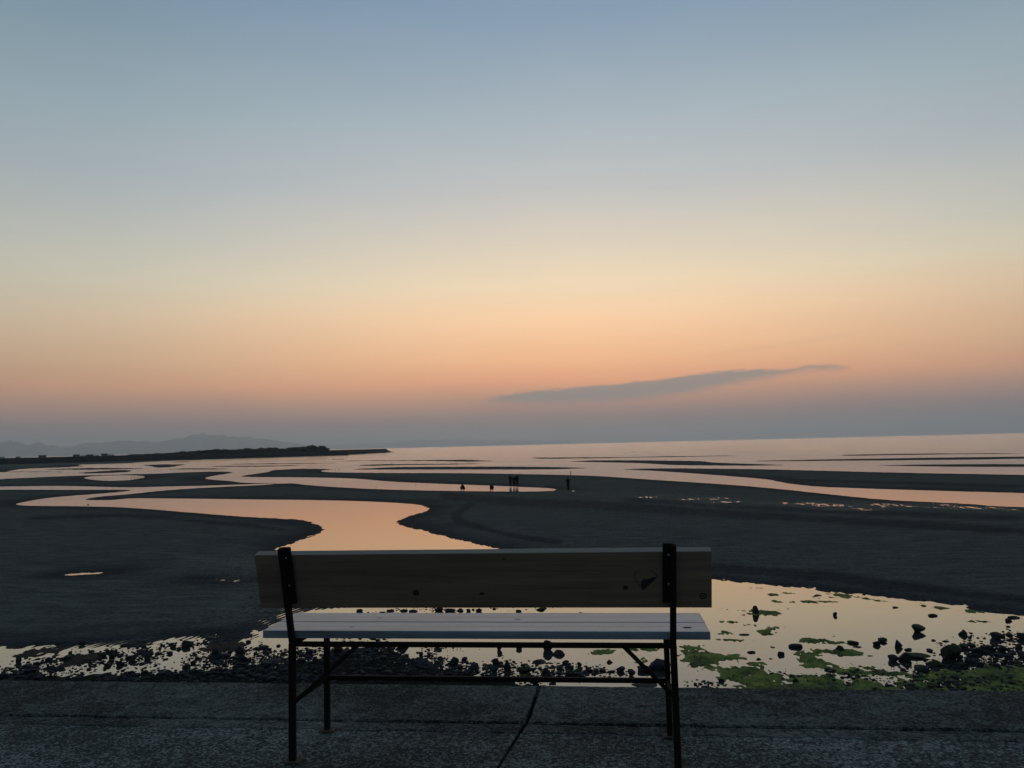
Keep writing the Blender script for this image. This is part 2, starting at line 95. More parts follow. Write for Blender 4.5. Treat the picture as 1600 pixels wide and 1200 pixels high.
ROCKS = [(9.53,25.22,0.4,0.24,'round dark boulder with greenish top standing alone in the middle of the right-hand pool'),(9.19,22.17,0.5,0.41,'largest boulder at the right, tall and rounded with a mossy green crown'),(7.96,22.1,0.33,0.23,'right half of a pair of touching black boulders by the green weed'),(7.66,22.04,0.29,0.16,'lower left half of a pair of touching black boulders by the green weed'),(8.41,22.43,0.64,0.1,'long low dark rock sloping down to the right between pair and mossy boulder'),(8.44,23.14,0.21,0.06,''),(8.28,23.46,0.25,0.2,'pointed dark stone with a sharp corner, between two flat ones and the long low rock'),(8.07,24.05,0.27,0.12,'angular dark stone, upper one of two leaning together in the right-hand pool'),(7.78,23.68,0.23,0.12,'dark stone tucked below left of the upper angular one in the right-hand pool'),(7.18,23.86,0.29,0.07,'low dark stone with two flat slabs just below it'),(7.15,23.43,0.29,0.02,'thin flat slab just under a low dark stone in the pool'),(5.45,23.41,0.4,0.1,'smooth oval dark stone lying in the pool right of the bench seat end'),(6.54,22.98,0.3,0.16,'rounded dark stone at the back edge of the green weed mat'),(5.18,27.7,0.23,0.28,'upright dark stone rising out of a green weed patch beside the bench backrest'),(4.25,24.82,0.38,0.03,'long flat black stone beside the right end of the bench seat'),(10.85,27.4,0.27,0.07,'flat dark stone alone in the pool, farthest out beyond the round boulder'),(10.13,28.71,0.2,0.04,''),(7.74,27.46,0.14,0.12,'tiny round stone alone in the open middle of the right-hand pool'),(10.67,24.89,0.25,0.16,'knobbly dark stone in open water left of the stone cluster at the right edge'),(11.44,24.47,0.34,0.18,'forked dark stone standing in water near the right edge above the cluster'),(10.02,23.38,0.25,0.12,'squarish dark stone in water above right of the mossy boulder'),(9.56,21.89,0.36,0.11,'blunt dark stone at the left end of the dense cluster on the right'),(8.56,21.71,0.43,0.13,'wide dark boulder at the edge of the weed, left of the mossy boulder'),(8.07,21.35,0.34,0.09,'low black boulder half buried in green weed below the long rock'),(10.17,22.94,0.36,0.14,'dark boulder topping the left side of the dense right-hand cluster'),(10.56,23.17,0.28,0.14,'dark boulder second from left along the top of the right-hand cluster'),(10.86,23.02,0.28,0.16,'dark boulder third from left along the top of the right-hand cluster'),(12.08,24.43,0.27,0.18,'dark boulder cut by the right edge of the photo above the cluster'),(11.4,23.25,0.19,0.16,''),(12.84,26.67,0.2,0.09,''),(12.44,25.91,0.14,0.04,''),(13.24,27.13,0.33,0.06,'flat dark stone at the far tip of the pool near the right edge'),(8.99,23.11,0.17,0.05,''),(9.84,24.08,0.2,0.03,''),(9.6,23.9,0.17,0.03,''),(9.55,24.19,0.11,0.04,''),(4.84,22.56,0.19,0.1,'small angular dark stone at the near edge of open water, above the weed'),(4.09,22.79,0.23,0.05,'flat dark stone just above the left arm of the green weed'),(4.16,22.1,0.17,0.04,''),(4.48,22.15,0.11,0.02,''),(4.63,20.07,0.15,0.11,''),(2.84,20.09,0.14,0.08,''),(5.79,21.06,0.22,0.05,''),(-1.67,22.93,0.29,0.29,'tall wedge shaped dark rock directly under the bench seat rail, right of centre'),(-1.34,22.48,0.39,0.13,'tilted oval dark rock touching the right side of the tall wedge shaped one'),(-2.13,20.67,0.36,0.17,'square shouldered dark rock with green weed at its foot, seen under the bench'),(1.42,21.18,0.57,0.25,'biggest slab of rock, seen just behind the right bench brace'),(0.99,20.91,0.38,0.14,'smaller slab leaning against the left of the biggest slab under the bench'),(0.65,20.51,0.21,0.17,'round dark rock at the left foot of the two slabs under the bench'),(0.4,20.87,0.23,0.13,'triangular dark rock standing clear in water left of the slabs'),(0.11,21.71,0.18,0.07,'reddish brown stone alone in water under the right half of the seat'),(-0.7,21.31,0.14,0.1,'round dark stone alone in water under the bench, right of the jumble'),(-0.98,21.18,0.25,0.08,''),(-1.8,21.69,0.4,0.07,'brown stone capping the jumble of rocks under the middle of the bench'),(-1.55,20.59,0.26,0.17,'dark rock at the heart of the jumble under the middle of the bench'),(-1.23,20.94,0.16,0.14,''),(-0.76,20.5,0.41,0.09,'wide low dark rock at the near right end of the jumble under the bench'),(-2.53,23.07,0.17,0.12,''),(-2.28,28.38,0.31,0.08,'dark stone in the slot between backrest and seat, right of centre'),(-3.05,27.96,0.21,0.1,''),(-0.83,27.85,0.19,0.03,''),(0.95,19.72,0.72,0.03,'long dark ledge of rock against the wall foot below the right stretcher end'),(-4.16,21.47,0.26,0.19,'blocky dark rock standing proud at the right end of the stony mound under the bench'),(-4.63,21.83,0.17,0.1,''),(-5.07,22.3,0.11,0.09,'neat round stone alone in water under the seat, right of the stony mound'),(-5.29,22.27,0.13,0.11,''),(-6.05,23.1,0.34,0.19,'dark boulder crossing behind the seat rail left of centre'),(-3.08,22.95,0.17,0.22,''),(-4.92,22.93,0.27,0.07,''),(-3.02,21.47,0.2,0.16,''),(-2.6,20.91,0.21,0.24,'tall dark rock standing in open water under the centre of the bench'),(-3.6,20.89,0.16,0.13,''),(-4.51,28.08,0.24,0.12,'rounded dark stone in the slot between backrest and seat, centre'),(-4.9,28.15,0.17,0.09,''),(-6.0,28.17,0.34,0.15,'left lump of the dark rocks in the slot between backrest and seat'),(-5.58,28.1,0.38,0.12,'middle lump of the dark rocks in the slot between backrest and seat'),(-5.22,28.22,0.29,0.09,'right lump of the dark rocks in the slot between backrest and seat'),(-6.94,28.01,0.34,0.08,''),(-7.32,28.21,0.29,0.07,''),(-7.81,28.15,0.32,0.06,''),(-8.05,27.95,0.24,0.03,''),(-8.97,28.07,0.27,0.1,'dark stone in the slot between backrest and seat, leftmost, on rippled sand'),(-10.84,22.44,0.31,0.21,"bulky dark rock in water just left of the bench's left rear leg"),(-10.33,21.52,0.22,0.2,''),(-12.95,23.17,0.29,0.19,"stout dark rock at the sand's edge, left of the bench"),(-11.45,22.1,0.19,0.21,'upright dark rock between bulky one and sand edge, left of the bench'),(-11.12,21.83,0.2,0.14,''),(-13.27,22.99,0.18,0.1,''),(-11.16,23.66,0.17,0.08,''),(-12.68,24.12,0.34,0.05,'long dark stone lying on wet sand at the tip of a small pool'),(-7.81,22.34,0.28,0.28,'tall dark rock behind the left front leg of the bench'),(-8.65,22.34,0.22,0.16,''),(-8.23,21.66,0.19,0.12,''),(-9.4,21.54,0.74,0.05,"long dark bank of rock seen left of the bench's left rear leg"),(-14.25,30.41,0.2,0.07,''),(-17.08,21.29,0.18,0.17,'round dark stone in water near the left edge of the photo'),(-16.5,23.29,0.21,0.13,"dark stone on the sand's edge in the left third"),(-14.98,23.18,0.39,0.06,'broad dark stone straddling sand and water in the left third'),(-14.55,21.85,0.17,0.27,'upright dark stone standing in water among the left-hand stones'),(-13.69,21.57,0.21,0.15,''),(-13.34,21.74,0.23,0.15,'rounded dark stone in a patch of open water among the left-hand stones'),(-15.78,22.02,0.38,0.04,''),(-15.6,22.47,0.21,0.05,''),(-16.2,22.31,0.11,0.07,''),(-13.78,21.07,0.19,0.13,''),(-14.08,20.97,0.21,0.09,''),(-12.51,20.25,0.22,0.12,''),(-15.58,19.9,0.19,0.09,''),(-16.14,20.32,0.24,0.06,''),(-61.4,87.16,0.2,0.11,'tiny dark stone alone in the pale channel at the left')]
DENS = [(-14.69,21.34,3.45,1.23,1.0),(-11.22,21.43,1.81,1.13,1),(-15.92,20.36,1.29,0.62,1),(-8.76,21.94,1.18,1.04,1),(-6.83,21.86,1.72,1.6,2.2),(-4.64,21.16,1.26,0.9,1.2),(-3.55,21.01,0.89,0.87,0.6),(-1.64,20.88,1.05,0.72,1),(-0.78,20.68,1.03,0.46,0.6),(0.87,20.56,0.86,0.57,0.35),(2.62,19.83,0.58,0.21,0.6),(4.97,20.42,1.05,0.56,0.3),(6.83,20.47,1.26,0.69,0.5),(8.01,20.41,1.46,0.82,0.9),(10.39,22.26,1.02,2.09,2),(11.86,24.15,0.4,1.37,0.8),(-12.75,19.87,5.12,0.4,2.6),(-9.78,20.42,2.26,0.59,2.2),(-6.28,20.64,2.52,0.68,2.4),(-6.64,28.27,2.18,0.45,0.5),(-2.63,28.37,1.19,0.44,0.35),(9.07,20.14,1.29,0.57,1.5),(5.48,20.02,1.21,0.27,0.3)]
ALGAE_POLY = [(2.17,23.41),(2.52,23.56),(3.09,23.72),(2.84,23.21),(2.86,22.73),(3.26,22.41),(3.9,22.62),(3.54,22.04),(3.06,21.72),(3.27,21.43),(3.97,21.62),(4.41,21.75),(4.22,21.28),(4.6,20.95),(4.93,20.84),(5.11,21.07),(5.0,21.53),(4.91,22.26),(5.07,22.65),(5.62,22.93),(6.07,22.67),(6.06,22.04),(6.52,21.93),(7.08,21.82),(7.26,21.47),(7.57,21.14),(8.1,21.38),(8.87,21.46),(9.76,21.6),(10.73,21.68),(12.92,21.51),(10.94,18.34),(9.48,18.44),(7.97,18.55),(6.41,18.66),(4.8,18.77),(3.14,18.89),(2.99,19.74),(2.65,20.34),(2.51,20.78),(2.27,21.46),(2.15,22.59)]
ALGAE_SPOTS = [(5.43,27.95,0.9,0.63),(4.68,26.06,0.2,0.23),(4.89,25.05,0.3,0.42),(5.42,25.72,0.35,0.44),(3.78,25.11,0.21,0.34),(3.79,24.17,0.41,0.15),(6.43,31.1,0.24,0.21),(6.4,29.78,0.25,0.24),(7.28,29.77,0.41,0.3),(7.99,30.71,0.42,0.51),(8.88,30.95,0.59,0.21),(8.08,29.76,0.31,0.24),(6.88,24.68,0.19,0.25),(6.14,24.21,0.62,0.31),(6.75,23.92,0.29,0.23),(6.52,22.75,0.67,0.35),(11.17,28.97,0.26,0.23),(11.53,28.65,0.31,0.28),(12.32,28.14,0.36,0.28),(12.98,28.44,0.42,0.23),(-0.02,22.67,0.32,0.31),(0.43,22.55,0.15,0.13),(0.87,23.03,0.38,0.21),(1.02,22.04,0.26,0.32),(-1.12,20.84,0.14,0.29),(-2.11,20.53,0.19,0.17),(6.17,32.42,0.33,0.17),(7.33,31.34,0.43,0.13),(9.61,30.33,0.48,0.12),(10.13,29.86,0.37,0.12),(11.78,26.72,0.34,0.15),(11.83,25.61,0.28,0.14),(8.32,23.95,0.34,0.09),(4.51,23.45,0.28,0.11),(4.21,26.5,0.22,0.11),(6.51,28.46,0.29,0.13),(-5.77,20.54,0.18,0.18)]
CLOUD_TOP = [(-9.437,3.212),(-8.237,3.52),(-6.316,3.882),(-3.919,4.036),(-1.53,4.182),(0.843,4.32),(3.194,4.45),(5.517,4.663),(7.804,4.889),(10.042,4.989),(12.224,4.921),(13.935,4.961),(15.615,5.084),(17.64,4.847)]
CLOUD_LOW = [(-9.439,3.117),(-6.333,3.142),(-3.947,3.035),(0.8,3.042),(4.542,3.295),(7.75,3.64),(9.999,4.05),(12.194,4.31),(13.916,4.58),(15.594,4.686),(17.635,4.76)]
BIRDS = [(-116.33,181.38),(-113.67,178.53),(-114.01,180.4),(-113.58,180.92),(-76.84,216.34),(-74.95,213.68),(-73.99,214.16),(-76.23,278.65),(-56.34,266.56),(-48.42,259.54),(-43.76,257.49),(-33.84,114.63),(-28.91,119.73),(-122.3,257.31)]
HOUSES = [[(-628.3,811.38),9,4.2,0],[(-692.14,956.77),8,4,0],[(-655.14,920.22),8,2.6,1],[(-629.25,894.64),9,3.6,0],[(-599.55,865.3),6,2.4,1],[(-569.36,835.48),8,4.6,0],[(-545.79,812.2),8,3,1],[(-828.86,990.66),7,3.5,1],[(-737.26,908.77),5,2.6,0]]

def build_world():
    w = bpy.data.worlds.new('World'); sc.world = w; w.use_nodes = True
    t = NT(w.node_tree); t.n.clear()
    gen = t.new('ShaderNodeTexCoord').outputs['Generated']
    nrm = t.new('ShaderNodeVectorMath', operation='NORMALIZE', in_0=gen).outputs[0]
    x, y, z = t.sep(nrm)
    el = t.math('DEGREES', t.math('ARCSINE', z))
    az = t.math('DEGREES', t.math('ARCTAN2', x, y))
    wv_ = t.new('ShaderNodeCombineXYZ', in_0=t.math('MULTIPLY', az, .045), in_1=t.math('MULTIPLY', el, .16)).outputs[0]
    wob = t.math('MULTIPLY', t.math('SUBTRACT', t.noise(wv_, 1.0, 4, .55), .5), t.mr(el, .5, 3.0, 0, 1.7))
    pos = t.math('DIVIDE', t.math('ADD', el, wob), 90.0, clamp=True)
    col = t.ramp(pos, [(e/90.0, c) for e, c in SKY_ELEV])
    # away from the glow the sky gets darker and bluer
    hl = t.math('SQRT', t.math('ADD', t.math('MULTIPLY', x, x), t.math('MULTIPLY', y, y)))
    gx, gy = math.sin(R_(GLOW_AZ)), math.cos(R_(GLOW_AZ))
    cosd = t.math('DIVIDE', t.math('ADD', t.math('MULTIPLY', x, gx), t.math('MULTIPLY', y, gy)), t.math('MAXIMUM', hl, 1e-4))
    k = t.math('DIVIDE', t.math('ARCCOSINE', t.math('MINIMUM', t.math('MAXIMUM', cosd, -0.99999), 0.99999)), math.pi)
    fall = t.ramp(k, SKY_FALL, 'B_SPLINE')
    fall = t.mix(t.mr(el, 6.0, 1.5, 0.0, .5, True), fall, (1, 1, 1))
    fall2 = t.ramp(k, SKY_FALL_HIGH, 'B_SPLINE')
    fall = t.mix(t.mr(el, 8.0, 28.0, 0.0, 1.0, True), fall, fall2)
    fall = t.mix(t.mr(el, 35.0, 88.0, 0.0, 1.0, True), fall, (.75, .75, .75))
    col = t.mix(1.0, col, fall, 'MULTIPLY')
    # the long thin cloud over the sea
    def curve(v, pts, lo, hi):
        nd = t.n.new('ShaderNodeFloatCurve'); c = nd.mapping.curves[0]
        xs = [(p[0]-lo)/(hi-lo) for p in pts]; ys = [p[1]/10.0 for p in pts]
        while len(c.points) < len(pts): c.points.new(0.5, 0.5)
        for p, xx, yy in zip(c.points, xs, ys): p.location = (xx, yy); p.handle_type = 'AUTO'
        nd.mapping.update(); t.put(nd.inputs[1], v); nd.inputs[0].default_value = 1
        return t.math('MULTIPLY', nd.outputs[0], 10.0)
    lo, hi = CLOUD_TOP[0][0], CLOUD_TOP[-1][0]
    un = t.mr(az, lo, hi)
    cv = t.new('ShaderNodeCombineXYZ', in_0=t.math('MULTIPLY', az, .35), in_1=t.math('MULTIPLY', el, 2.2)).outputs[0]
    nz = t.math('SUBTRACT', t.noise(cv, 1.6, 5, .6), .5)
    el2 = t.math('ADD', el, t.math('MULTIPLY', nz, .7))
    top = curve(un, CLOUD_TOP, lo, hi); low = curve(un, CLOUD_LOW, lo, hi)
    m = t.math('MULTIPLY', t.mr(t.math('SUBTRACT', top, el2), -.08, .22, 0, 1, True), t.mr(t.math('SUBTRACT', el2, low), -.45, .45, 0, 1, True))
    m = t.math('MULTIPLY', m, t.math('MULTIPLY', t.mr(az, lo-.3, lo+2.6, 0, 1, True), t.mr(az, hi-.2, hi+.1, 1, 0, True)))
    col = t.mix(t.math('MULTIPLY', m, .82), col, CLOUD_COL)
    # faint wisp above it and soft streaks lower down
    wl = t.math('SUBTRACT', el2, t.math('ADD', 6.1, t.math('MULTIPLY', t.math('SUBTRACT', az, 8.0), .09)))
    wm = t.math('MULTIPLY', t.mr(t.math('ABSOLUTE', wl), 0, .22, 1, 0, True), t.math('MULTIPLY', t.mr(az, 6, 10, 0, 1, True), t.mr(az, 15, 22, 1, 0, True)))
    col = t.mix(t.math('MULTIPLY', wm, .08), col, CLOUD_COL)
    sv = t.new('ShaderNodeCombineXYZ', in_0=t.math('MULTIPLY', az, .05), in_1=t.math('MULTIPLY', el, .6)).outputs[0]
    st = t.math('SUBTRACT', t.noise(sv, 1.3, 4, .55), .5)
    g = t.math('ADD', 1.0, t.math('MULTIPLY', st, .05))
    gc = t.new('ShaderNodeCombineColor', in_0=g, in_1=g, in_2=g).outputs[0]
    col = t.mix(1.0, col, gc, 'MULTIPLY')
    bg1 = t.new('ShaderNodeBackground', in_0=col, in_1=1.0)
    sky = t.n.new('ShaderNodeTexSky'); sky.sky_type = 'NISHITA'; sky.sun_disc = False
    sky.sun_elevation = R_(-2.0); sky.sun_rotation = R_(GLOW_AZ); sky.dust_density = 2.0; sky.altitude = 10
    bg2 = t.new('ShaderNodeBackground', in_0=sky.outputs[0], in_1=0.05)
    add = t.new('ShaderNodeAddShader', in_0=bg1.outputs[0], in_1=bg2.outputs[0])
    out = t.new('ShaderNodeOutputWorld', in_0=add.outputs[0])
build_world()

sun_d = bpy.data.lights.new('afterglow_sun', 'SUN'); sun_d.energy = 0.02; sun_d.angle = R_(60); sun_d.color = (1, .72, .5)
sun = bpy.data.objects.new('afterglow_sun', sun_d); COL.objects.link(sun)
sun.rotation_euler = (R_(78), 0, R_(180-GLOW_AZ)); sun.location = (0, 0, 60)

sc.view_settings.view_transform = 'Standard'; sc.view_settings.look = 'None'
sc.view_settings.exposure = 0; sc.view_settings.gamma = 1; sc.view_settings.use_curve_mapping = False
sc.cycles.use_denoising = True
sc.cycles.max_bounces = 8; sc.cycles.volume_bounces = 2; sc.cycles.diffuse_bounces = 3; sc.cycles.glossy_bounces = 3
sc.cycles.sample_clamp_indirect = 4

# ------------------------------------------------------------------ object helpers
def link(name, me, mat=None, parent=None, loc=None):
    o = bpy.data.objects.new(name, me); COL.objects.link(o)
    if mat is not None:
        for mm in (mat if isinstance(mat, (list, tuple)) else [mat]): me.materials.append(mm)
    if parent is not None: o.parent = parent
    if loc is not None: o.location = loc
    return o
def tag(o, label=None, cat=None, group=None, kind=None):
    for k, v in (('label', label), ('category', cat), ('group', group), ('kind', kind)):
        if v: o[k] = v
    return o
def root(name, loc, label, cat, group=None):
    o = bpy.data.objects.new(name, None); COL.objects.link(o); o.location = loc; o.empty_display_size = .2
    return tag(o, label, cat, group)
def mesh(name, verts, faces, smooth=False):
    me = bpy.data.meshes.new(name); me.from_pydata([tuple(v) for v in verts], [], faces); me.update()
    if smooth: me.polygons.foreach_set('use_smooth', [True]*len(me.polygons))
    return me
def grid_mesh(name, V, nr, nc, smooth=True, keep=None):
    """V: (nr*nc,3) float array, row-major"""
    me = bpy.data.meshes.new(name)
    i = np.arange((nr-1)*(nc-1)); rr, cc = i//(nc-1), i % (nc-1); a = rr*nc+cc
    F = np.stack([a, a+1, a+nc+1, a+nc], 1)
    if keep is not None: F = F[keep.reshape(nr-1, nc-1).ravel()]
    if keep is not None:
        used = np.unique(F); remap = np.full(len(V), -1); remap[used] = np.arange(len(used)); F = remap[F]; V = V[used]
    me.vertices.add(len(V)); me.vertices.foreach_set('co', V.astype(np.float32).ravel())
    me.loops.add(F.size); me.loops.foreach_set('vertex_index', F.astype(np.int32).ravel())
    me.polygons.add(len(F)); me.polygons.foreach_set('loop_start', (np.arange(len(F))*4).astype(np.int32))
    me.polygons.foreach_set('use_smooth', np.full(len(F), smooth))
    me.update(calc_edges=True); return me
def hash2(ix, iy, s):
    n = (ix.astype(np.int64)*374761393 + iy.astype(np.int64)*668265263 + s*974711) & 0x7fffffff
    n = ((n ^ (n >> 13))*1274126177) & 0x7fffffff
    return ((n ^ (n >> 16)) & 0xffff)/65535.0
def vnoise(x, y, s=0):
    ix, iy = np.floor(x), np.floor(y); fx, fy = x-ix, y-iy
    fx = fx*fx*(3-2*fx); fy = fy*fy*(3-2*fy)
    a, b = hash2(ix, iy, s), hash2(ix+1, iy, s); c, d = hash2(ix, iy+1, s), hash2(ix+1, iy+1, s)
    return (a*(1-fx)+b*fx)*(1-fy)+(c*(1-fx)+d*fx)*fy-.5
def box_bm(bm, lo, hi, mat=None, bevel=0.0):
    r = bmesh.ops.create_cube(bm, size=1.0)
    vs = r['verts']; S = [hi[i]-lo[i] for i in range(3)]; Cn = [(hi[i]+lo[i])/2 for i in range(3)]
    for v in vs: v.co = Vector((v.co.x*S[0]+Cn[0], v.co.y*S[1]+Cn[1], v.co.z*S[2]+Cn[2]))
    if bevel:
        es = list({e for v in vs for e in v.link_edges})
        bmesh.ops.bevel(bm, geom=es, offset=bevel, segments=2, affect='EDGES', profile=.6)
    return vs
def bar_bm(bm, p0, p1, w, d, up=Vector((0, 1, 0)), bevel=0.002):
    """bar of section w (sideways) x d (along up) from p0 to p1"""
    p0, p1 = Vector(p0), Vector(p1); ax = (p1-p0).normalized(); s = ax.cross(up).normalized(); t = s.cross(ax)
    vs = []
    for p in (p0, p1):
        for a, b in ((-1, -1), (1, -1), (1, 1), (-1, 1)): vs.append(bm.verts.new(p+s*a*w/2+t*b*d/2))
    fs = [(3, 2, 1, 0), (4, 5, 6, 7)]+[(i, (i+1) % 4, (i+1) % 4+4, i+4) for i in range(4)]
    faces = [bm.faces.new([vs[i] for i in q]) for q in fs]
    if bevel: bmesh.ops.bevel(bm, geom=list({e for fc in faces for e in fc.edges}), offset=bevel, segments=1, affect='EDGES')
def bm_obj(name, bm, mat, parent=None, loc=None, smooth=False):
    bmesh.ops.recalc_face_normals(bm, faces=bm.faces[:])
    me = bpy.data.meshes.new(name); bm.to_mesh(me); bm.free()
    if smooth: me.polygons.foreach_set('use_smooth', [True]*len(me.polygons))
    return link(name, me, mat, parent, loc)

# ------------------------------------------------------------------ materials
def mat(name):
    m = bpy.data.materials.new(name); m.use_nodes = True; t = NT(m.node_tree); t.n.clear()
    out = t.n.new('ShaderNodeOutputMaterial'); return m, t, out
def pbsdf(t, out, **kw):
    b = t.n.new('ShaderNodeBsdfPrincipled')
    for k, v in kw.items():
        key = k.replace('_', ' ')
        if key == 'Base Color' and not hasattr(v, 'is_output'): v = tuple(v)+(1,)*(4-len(v))
        t.put(b.inputs[key], v)
    t.l.new(b.outputs[0], out.inputs[0]); return b
def bump(t, b, h, strength=.5, dist=.01):
    nd = t.new('ShaderNodeBump', in_Strength=strength, in_Distance=dist, in_Height=h); t.l.new(nd.outputs[0], b.inputs['Normal'])

def m_sand():
    m, t, out = mat('wet_sand')
    P = t.new('ShaderNodeNewGeometry').outputs['Position']; x, y, z = t.sep(P)
    big = t.noise(t.mapv(P, (.06, .16, 1)), 1.0, 5, .6)
    mid = t.noise(t.mapv(P, (.7, 1.6, 1)), 1.0, 5, .65)
    fine = t.noise(t.mapv(P, (6, 9, 6)), 1.0, 4, .6)
    streak = t.noise(t.mapv(P, (.35, 2.2, 1), (0, 0, R_(-6))), 1.0, 6, .7, .6)
    zz = t.math('ADD', z, t.math('MULTIPLY', t.math('SUBTRACT', big, .5), .10))
    at1 = t.new('ShaderNodeAttribute', attribute_name='damp').outputs['Fac']; at2 = t.new('ShaderNodeAttribute', attribute_name='gravel').outputs['Fac']
    dm = t.math('ADD', at1, t.math('MULTIPLY', t.math('SUBTRACT', big, .5), 1.1)); dm = t.math('ADD', dm, t.math('MULTIPLY', t.math('SUBTRACT', mid, .5), .35))
    dry = t.math('SUBTRACT', 1.0, t.mr(dm, .12, .72, 0, 1, True))
    c = t.mix(dry, SAND_WET, SAND_DRY); c = t.mix(at2, c, (.016, .018, .015))
    v = t.math('ADD', .35, t.math('MULTIPLY', mid, .75)); v = t.math('ADD', v, t.math('MULTIPLY', t.math('SUBTRACT', fine, .5), 1.3)); v = t.math('ADD', v, t.math('MULTIPLY', t.math('SUBTRACT', streak, .5), 1.3))
    vc = t.new('ShaderNodeCombineColor', in_0=v, in_1=v, in_2=v).outputs[0]
    c = t.mix(1.0, c, vc, 'MULTIPLY')
    sh = t.new('ShaderNodeAttribute', attribute_name='sheen').outputs['Fac']; shf = t.math('MULTIPLY', sh, t.mr(fine, .4, .62, 0, 1, True))
    b = pbsdf(t, out, Base_Color=c, Roughness=t.math('SUBTRACT', t.mr(dry, 0, 1, .75, .95), t.math('MULTIPLY', shf, .35)), Specular_IOR_Level=t.math('ADD', t.mr(dry, 0, 1, .010, .004), t.math('MULTIPLY', shf, .07)))
    wv = t.new('ShaderNodeTexWave', wave_type='BANDS', in_Scale=1.0, in_Distortion=6.0, in_Detail=3.0, in_Detail_Scale=.8, in_Vector=t.mapv(P, (1.8, .5, 1), (0, 0, R_(12))))
    h = t.math('ADD', t.math('MULTIPLY', wv.outputs[0], .35), t.math('ADD', t.math('MULTIPLY', fine, .5), t.math('MULTIPLY', mid, 1.4)))
    bump(t, b, h, .9, .08)
    return m
def m_water():
    m, t, out = mat('water')
    P = t.new('ShaderNodeNewGeometry').outputs['Position']; x, y, z = t.sep(P)
    D = t.math('SQRT', t.math('ADD', t.math('MULTIPLY', x, x), t.math('MULTIPLY', y, y)))
    ro = t.ramp(t.mr(D, 0, 1200), [(0, .015), (.035, .03), (.06, .05), (.085, .09), (.14, .10), (.2, .12), (.35, .135), (1, .145)])
    patch = t.noise(t.mapv(P, (.02, .09, 1)), 1.0, 4, .6)
    ro = t.math('MULTIPLY', ro, t.mr(patch, .3, .7, .7, 1.25))
    h = t.noise(t.mapv(P, (.6, 1.0, 1)), 1.0, 5, .6)
    nb = t.new('ShaderNodeBump', in_Strength=t.mr(D, 15, 400, .006, .05), in_Distance=.3, in_Height=h)
    fr = t.new('ShaderNodeFresnel', in_IOR=1.33); t.l.new(nb.outputs[0], fr.inputs['Normal'])
    fac = t.math('POWER', fr.outputs[0], WATER_POW)
    gl = t.new('ShaderNodeBsdfGlossy', in_Color=WATER_TINT+(1,), in_Roughness=ro, in_Normal=nb.outputs[0])
    df = t.new('ShaderNodeBsdfDiffuse', in_Color=(.03, .035, .033, 1))
    mx = t.new('ShaderNodeMixShader', in_0=fac, in_1=df.outputs[0], in_2=gl.outputs[0])
    t.l.new(mx.outputs[0], out.inputs[0]); return m
def m_rock(name='wet_rock', base=(.022, .024, .026), moss=0.0):
    m, t, out = mat(name)
    P = t.new('ShaderNodeNewGeometry'); pos = P.outputs['Position']; n = t.sep(P.outputs['Normal'])[2]
    a = t.noise(pos, 9.0, 5, .65); c = t.mix(a, tuple(v*.45 for v in base), tuple(v*1.7 for v in base))
    if moss:
        k = t.math('MULTIPLY', t.mr(n, .25, .8, 0, 1, True), t.mr(t.noise(pos, 14, 4, .6), .35, .6, 0, 1))
        c = t.mix(t.math('MULTIPLY', k, moss), c, (.05, .075, .018))
    b = pbsdf(t, out, Base_Color=c, Roughness=.75, Specular_IOR_Level=.15)
    bump(t, b, t.noise(pos, 30, 4, .6), .5, .02); return m
def m_algae():
    m, t, out = mat('green_weed')
    P = t.new('ShaderNodeNewGeometry').outputs['Position']
    a = t.noise(t.mapv(P, (1.2, 1.0, 1)), 1.0, 5, .65); f_ = t.noise(t.mapv(P, (16, 7, 8), (0, 0, R_(35))), 1.0, 6, .75, 1.2)
    k = t.math('ADD', t.math('MULTIPLY', a, .6), t.math('MULTIPLY', f_, .55))
    c = t.ramp(k, [(.40, (.014, .018, .012)), (.50, (.045, .066, .02)), (.60, (.14, .19, .032)), (.74, (.36, .38, .06))])
    b = pbsdf(t, out, Base_Color=c, Roughness=.75, Specular_IOR_Level=.12)
    bump(t, b, f_, .8, .05); return m
def m_simple(name, base, rough=.8, spec=.2, var=.3, scale=20, metal=0.0, bstr=.3, bdist=.01):
    m, t, out = mat(name)
    P = t.new('ShaderNodeNewGeometry').outputs['Position']; a = t.noise(P, scale, 5, .6)
    c = t.mix(a, tuple(v*(1-var) for v in base), tuple(v*(1+var) for v in base))
    b = pbsdf(t, out, Base_Color=c, Roughness=rough, Specular_IOR_Level=spec, Metallic=metal)
    if bstr: bump(t, b, a, bstr, bdist)
    return m
